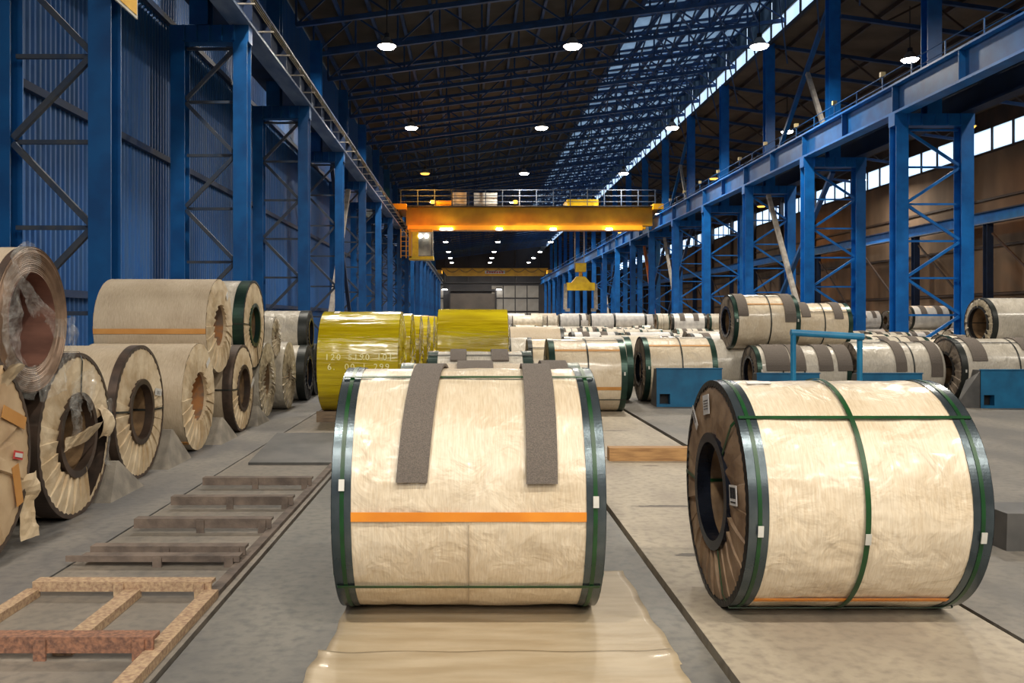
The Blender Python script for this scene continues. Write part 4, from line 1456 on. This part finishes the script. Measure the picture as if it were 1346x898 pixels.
for li, (x, ln) in enumerate(lanes):
    y = 27.5 if li == 0 else 22.6 + rf.uniform(0, .6)
    i = 0
    prev = None
    while y < 74:
        R = rf.uniform(.50, .66)
        if prev:
            y += prev + R + rf.uniform(.0, .5) + (0 if y < 45 else .35)
        prev = R
        if rf.random() < .06:
            prev = None
            y += 2.2
            continue
        k_ = rf.choice((0, 0, 1, 1, 2, 3, 4))
        fx, fw = x + rf.uniform(-.12, .12), rf.uniform(1.25, 1.6)
        if not free(fx, y, fw, R):
            continue
        far_coil(k_, fx, y, R, fw, 0, '%s coil, ' + '%s back in the %s lane of the coil field' % (ORD[i], ln), y > 48)
        i += 1
# upper coils of the far stacks
for i, (x, y, R, wd, k_) in enumerate(ups):
    far_coil(k_, x, y, R, wd, .57 + math.sqrt((R + .57) ** 2 - .36) - R, '%s coil, ' + '%s of the raised coils at the back of the field' % ORD[i], False)
    for s in (-1, 1):
        far_coil(rf.choice((0, 2)), x, y + s * .6, .57, wd, .0, '%s coil, ' + '%s side below the %s raised coil at the back' % ('near' if s < 0 else 'far', ORD[i]), True)
# neighbouring bay
i = 0
for (x, y, R, wd, z, k_) in ((23.6, 45.5, .62, 2.0, 1.12, 3), (23.4, 52, .55, 1.5, 1.05, 3), (22.2, 51, .5, .9, .95, 4), (25.6, 52.5, .55, 1.6, 1.05, 0), (22.4, 60, .6, 2.0, 1.05, 2), (27.2, 56, .55, 1.6, 1.05, 2), (29.8, 55, .5, 1.8, 1.0, 3),
                             (20.6, 40.5, .55, 1.6, 0, 3), (22.6, 40.2, .58, 1.6, 0, 2), (24.6, 41, .55, 1.6, 0, 3), (26.6, 41.5, .58, 1.6, 0, 2), (28.6, 42, .6, 1.6, 0, 1),
                             (23.4, 45.0, .56, 1.8, 0, 0), (23.6, 46.6, .56, 1.8, 0, 0), (26.0, 46, .56, 1.8, 0, 3), (28.4, 46.6, .56, 1.8, 0, 2), (23.4, 51.4, .55, 1.6, 0, 2), (23.4, 52.8, .55, 1.6, 0, 2), (25.6, 52.0, .55, 1.6, 0, 2), (25.6, 53.2, .55, 1.6, 0, 2),
                             (27.6, 55.4, .55, 1.6, 0, 2), (29.8, 54.4, .55, 1.6, 0, 2), (29.8, 55.6, .55, 1.6, 0, 2), (22.3, 59.4, .55, 1.6, 0, 2), (22.4, 60.7, .55, 1.6, 0, 2), (27.2, 56.7, .55, 1.6, 0, 2), (22.2, 50.4, .5, 1, 0, 4), (22.2, 51.5, .5, 1, 0, 4)):
    far_coil(k_, x, y, R, wd, z, '%s coil, ' + '%s in the neighbouring bay beyond the blue columns' % ORD[i], y > 46 and z == 0)
    i += 1
for (k_, (st, p)) in enumerate(FP):
    if k_ not in fused:
        for c in list(p.children):
            bpy.data.objects.remove(c)
        bpy.data.objects.remove(p)

t = thing('steel_ring', 'small rusty orange ring standing by a dark post in the neighbouring bay', 'ring', (28.9, 50, 0))
MB().lathe_x([(-.2, .45), (-.2, .85), (.2, .85), (.2, .45)], 28, 1.9).build('rim', M_RUST, t)
MB().box(-.3, .3, -.6, .6, 0, 1.08).build('stand', M_DARK, t)

# ------------------------------------------------------------------ chocks, rails, timber, skid
GC = 'blue painted coil chocks'


def chock(label, x0, x1, y, h, d, hole=True, slope=.0):
    t = thing('coil_chock', label, 'chock', ((x0 + x1) / 2, y, 0), GC)
    hw = (x1 - x0) / 2
    mb = MB()
    zf = .02
    hx0, hx1, hz0, hz1 = -hw + .06, -hw + .26, .05, .25
    if hole:
        # front plate with a square pocket
        xs = [-hw, hx0, hx1, hw]
        zs = [0, hz0, hz1, h]
        vs = [(x, 0, z) for z in zs for x in xs]
        fs = []
        for i in range(3):
            for j in range(3):
                if i == 1 and j == 1:
                    continue
                a = i * 4 + j
                fs.append((a, a + 1, a + 5, a + 4))
        o = len(vs)
        vs += [(hx0, .15, hz0), (hx1, .15, hz0), (hx1, .15, hz1), (hx0, .15, hz1)]
        a, b_, c, d_ = 5, 6, 10, 9
        fs += [(a, b_, o + 1, o), (b_, c, o + 2, o + 1), (c, d_, o + 3, o + 2), (d_, a, o, o + 3)]
        mb.add(vs, fs)
        mb.build('front_plate', M_CHOCK, t)
        MB().box(hx0, hx1, .15, .17, hz0, hz1).build('pocket_back', M_BLACK, t)
    else:
        MB().box(-hw, hw, 0, .02, 0, h).build('front_plate', M_CHOCK, t)
    MB().add([(-hw, .02, 0), (hw, .02, 0), (hw, d, 0), (-hw, d, 0), (-hw, .02, h), (hw, .02, h), (hw, d * .45, h), (-hw, d * .45, h)],
             [(0, 3, 2, 1), (4, 5, 6, 7), (1, 2, 6, 5), (2, 3, 7, 6), (3, 0, 4, 7)]).build('wedge_body', M_PLATE, t)
    MB().box(-hw - .01, hw + .01, -.02, .04, h, h + .02).build('top_edge', M_CHOCK, t)
    return t


chock('blue steel chock with a square hole before the one-taped coil', 3.62, 4.88, 17.0, .73, .55)
chock('low blue chock seen through the blue tube rail', 5.75, 7.0, 17.6, .60, .5, False)
chock('blue chock between the tube rail and the corner chock', 7.75, 9.05, 17.6, .60, .5, False)
cb = chock('blue chock with a square hole at the edge of the picture', 9.72, 11.4, 16.75, .72, .6)
MB().add([(-.84 - .4, .15, 0), (-.84, .02, 0), (-.84, .5, 0), (-.84, .02, .7), (-.84, .5, .5)], [(0, 1, 3), (0, 3, 4), (0, 4, 2), (0, 2, 1), (1, 2, 4, 3)]).build('grey_wedge', M_PLATE, cb)
MB().tube((.62, -.25, .22), (.95, -.02, .38), .05, 10).build('yellow_pin', M_YEL2, cb)

t = thing('tube_rail', 'light blue tube rail frame standing behind the cream coil', 'rail', (5.85, 14.6, 0))
MB().tube((-.48, 0, 0), (-.48, 0, 1.46), .045, 12).build('post', M_TUBEB, t)
MB().tube((.62, 0, 0), (.62, 0, 1.40), .045, 12).build('post', M_TUBEB, t)
MB().tube((-.52, .0, 1.47), (.66, -.05, 1.40), .055, 12).build('top_tube', M_TUBEB, t)
for x in (-.48, .62):
    MB().box(x - .1, x + .1, -.1, .1, 0, .012).build('foot_plate', M_TUBEB, t)

o = MB().box(-.52, .52, -.09, .09, 0, .155).build('timber_beam', M_WOOD)
o.location = (2.2, 10.62, 0)
tag(o, 'pale timber beam lying across the slab behind the two front coils', 'timber')
o = MB().add([(-.2, -.2, 0), (.5, -.2, 0), (.5, .25, 0), (-.2, .25, 0), (-.18, -.18, .27), (.5, -.18, .27), (.5, .22, .27), (-.18, .22, .27)],
             [(0, 3, 2, 1), (4, 5, 6, 7), (0, 1, 5, 4), (1, 2, 6, 5), (2, 3, 7, 6), (3, 0, 4, 7)]).build('floor_block', M_PLATE)
o.location = (4.13, 6.65, 0)
tag(o, 'dark grey steel block on the floor beside the green-strapped coil', 'block')

# grey concrete chocks under the wall coils
for i, (x, y, w_) in enumerate(((-3.5, 10.35, .5), (-3.45, 12.3, .4), (-3.42, 8.55, .4), (-3.45, 14.35, .35))):
    o = MB().add([(-.5, -.42, 0), (.12, -.42, 0), (.12, .42, 0), (-.5, .42, 0), (-.5, -.03, w_ * .8), (.02, -.03, w_ * .8), (.02, .03, w_ * .8), (-.5, .03, w_ * .8)],
                 [(0, 3, 2, 1), (4, 5, 6, 7), (0, 1, 5, 4), (1, 2, 6, 5), (2, 3, 7, 6), (3, 0, 4, 7)]).build('coil_wedge', M_CONC)
    o.location = (x, y, 0)
    tag(o, 'grey concrete wedge on the floor between wall coils, %s one' % ('widest', 'third', 'first', 'last')[i], 'wedge', 'wedges between the wall coils')

# skid frame with rusty cross pieces
t = thing('coil_skid', 'rusty steel coil skid with cross pieces lying on the floor strip', 'skid', (-2.1, 4, 0))
for (x, w_, ya, yb, mt) in ((.53, .09, -.6, 1.38, M_RUSTT), (.05, .10, .45, 1.4, M_RUSTT), (-.56, .08, .0, 1.4, M_RUSTT)):
    MB().box(x - w_ / 2, x + w_ / 2, ya, yb, 0, .05).build('stringer', mt, t)
MB().box(.5, .57, 1.38, 6.2, 0, .03).build('stringer', M_RUST2, t)
for i, (y, h, mt) in enumerate(((.39, .115, M_RUST), (1.38, .095, M_RUSTT), (2.04, .075, M_RUST2), (2.2, .10, M_RUST2), (3.01, .11, M_RUST2), (3.88, .11, M_RUST2), (4.82, .11, M_RUST2))):
    cp = MB().box(-.56 - (.1 if i == 2 else 0), .53, y, y + .02, .035, h).build('cross_piece', mt, t)
    MB().box(-.56, .53, y + .02, y + .10, h - .02, h).build('top_flange', mt, cp)
    for x in (-.03, .46):
        MB().box(x - .03, x + .03, y - .015, y, 0, h - .01).build('web_stiffener', mt, cp)
MB().add([(-.46, 6.25, .03), (.56, 6.25, .03), (.56, 7.6, .20), (-.42, 7.6, .20), (-.46, 6.25, .0), (.56, 6.25, .0), (.56, 7.6, 0), (-.42, 7.6, 0)],
         [(0, 1, 2, 3), (4, 7, 6, 5), (0, 4, 5, 1), (1, 5, 6, 2), (2, 6, 7, 3), (3, 7, 4, 0)]).build('ramp_plate', M_PLATE, t)

# wrap sheets lying under the first coil


def sheet(label, x0, x1, y0, y1, z, seed, amp):
    nu, nv = 40, 50
    vs, fs = [], []
    for i in range(nu + 1):
        for j in range(nv + 1):
            u, v = i / nu, j / nv
            x = x0 + (x1 - x0) * u + .02 * mnoise.noise(Vector((v * 6, seed, 0))) 
            y = y0 + (y1 - y0) * v + .03 * mnoise.noise(Vector((u * 5, seed, 3)))
            edge = max(0, 1 - min(u, 1 - u) * 12)
            near = max(0, min(1, (5.0 - y) / .4))
            zz = z + near * amp * (.5 + .5 * mnoise.noise(Vector((x * 2, y * 5, seed)))) + near * edge * .012 * (1 + mnoise.noise(Vector((y * 4, x, seed))))
            vs.append((x, y, zz))
    for i in range(nu):
        for j in range(nv):
            a = i * (nv + 1) + j
            fs.append((a, a + nv + 1, a + nv + 2, a + 1))
    o = MB().add(vs, fs).build('wrap_sheet', M_SHEET, smooth=True)
    md = o.modifiers.new('thickness', 'SOLIDIFY')
    md.thickness = .002
    tag(o, label, 'sheet')
    return o


sheet('wide tan wrap sheet lying under the felt-padded coil', -.72, 1.04, 4.3, 5.95, .002, 2, .012)
sheet('tan wrap sheet overlapping at the very front of the floor', -.76, 1.02, 3.3, 4.46, .012, 9, .02)
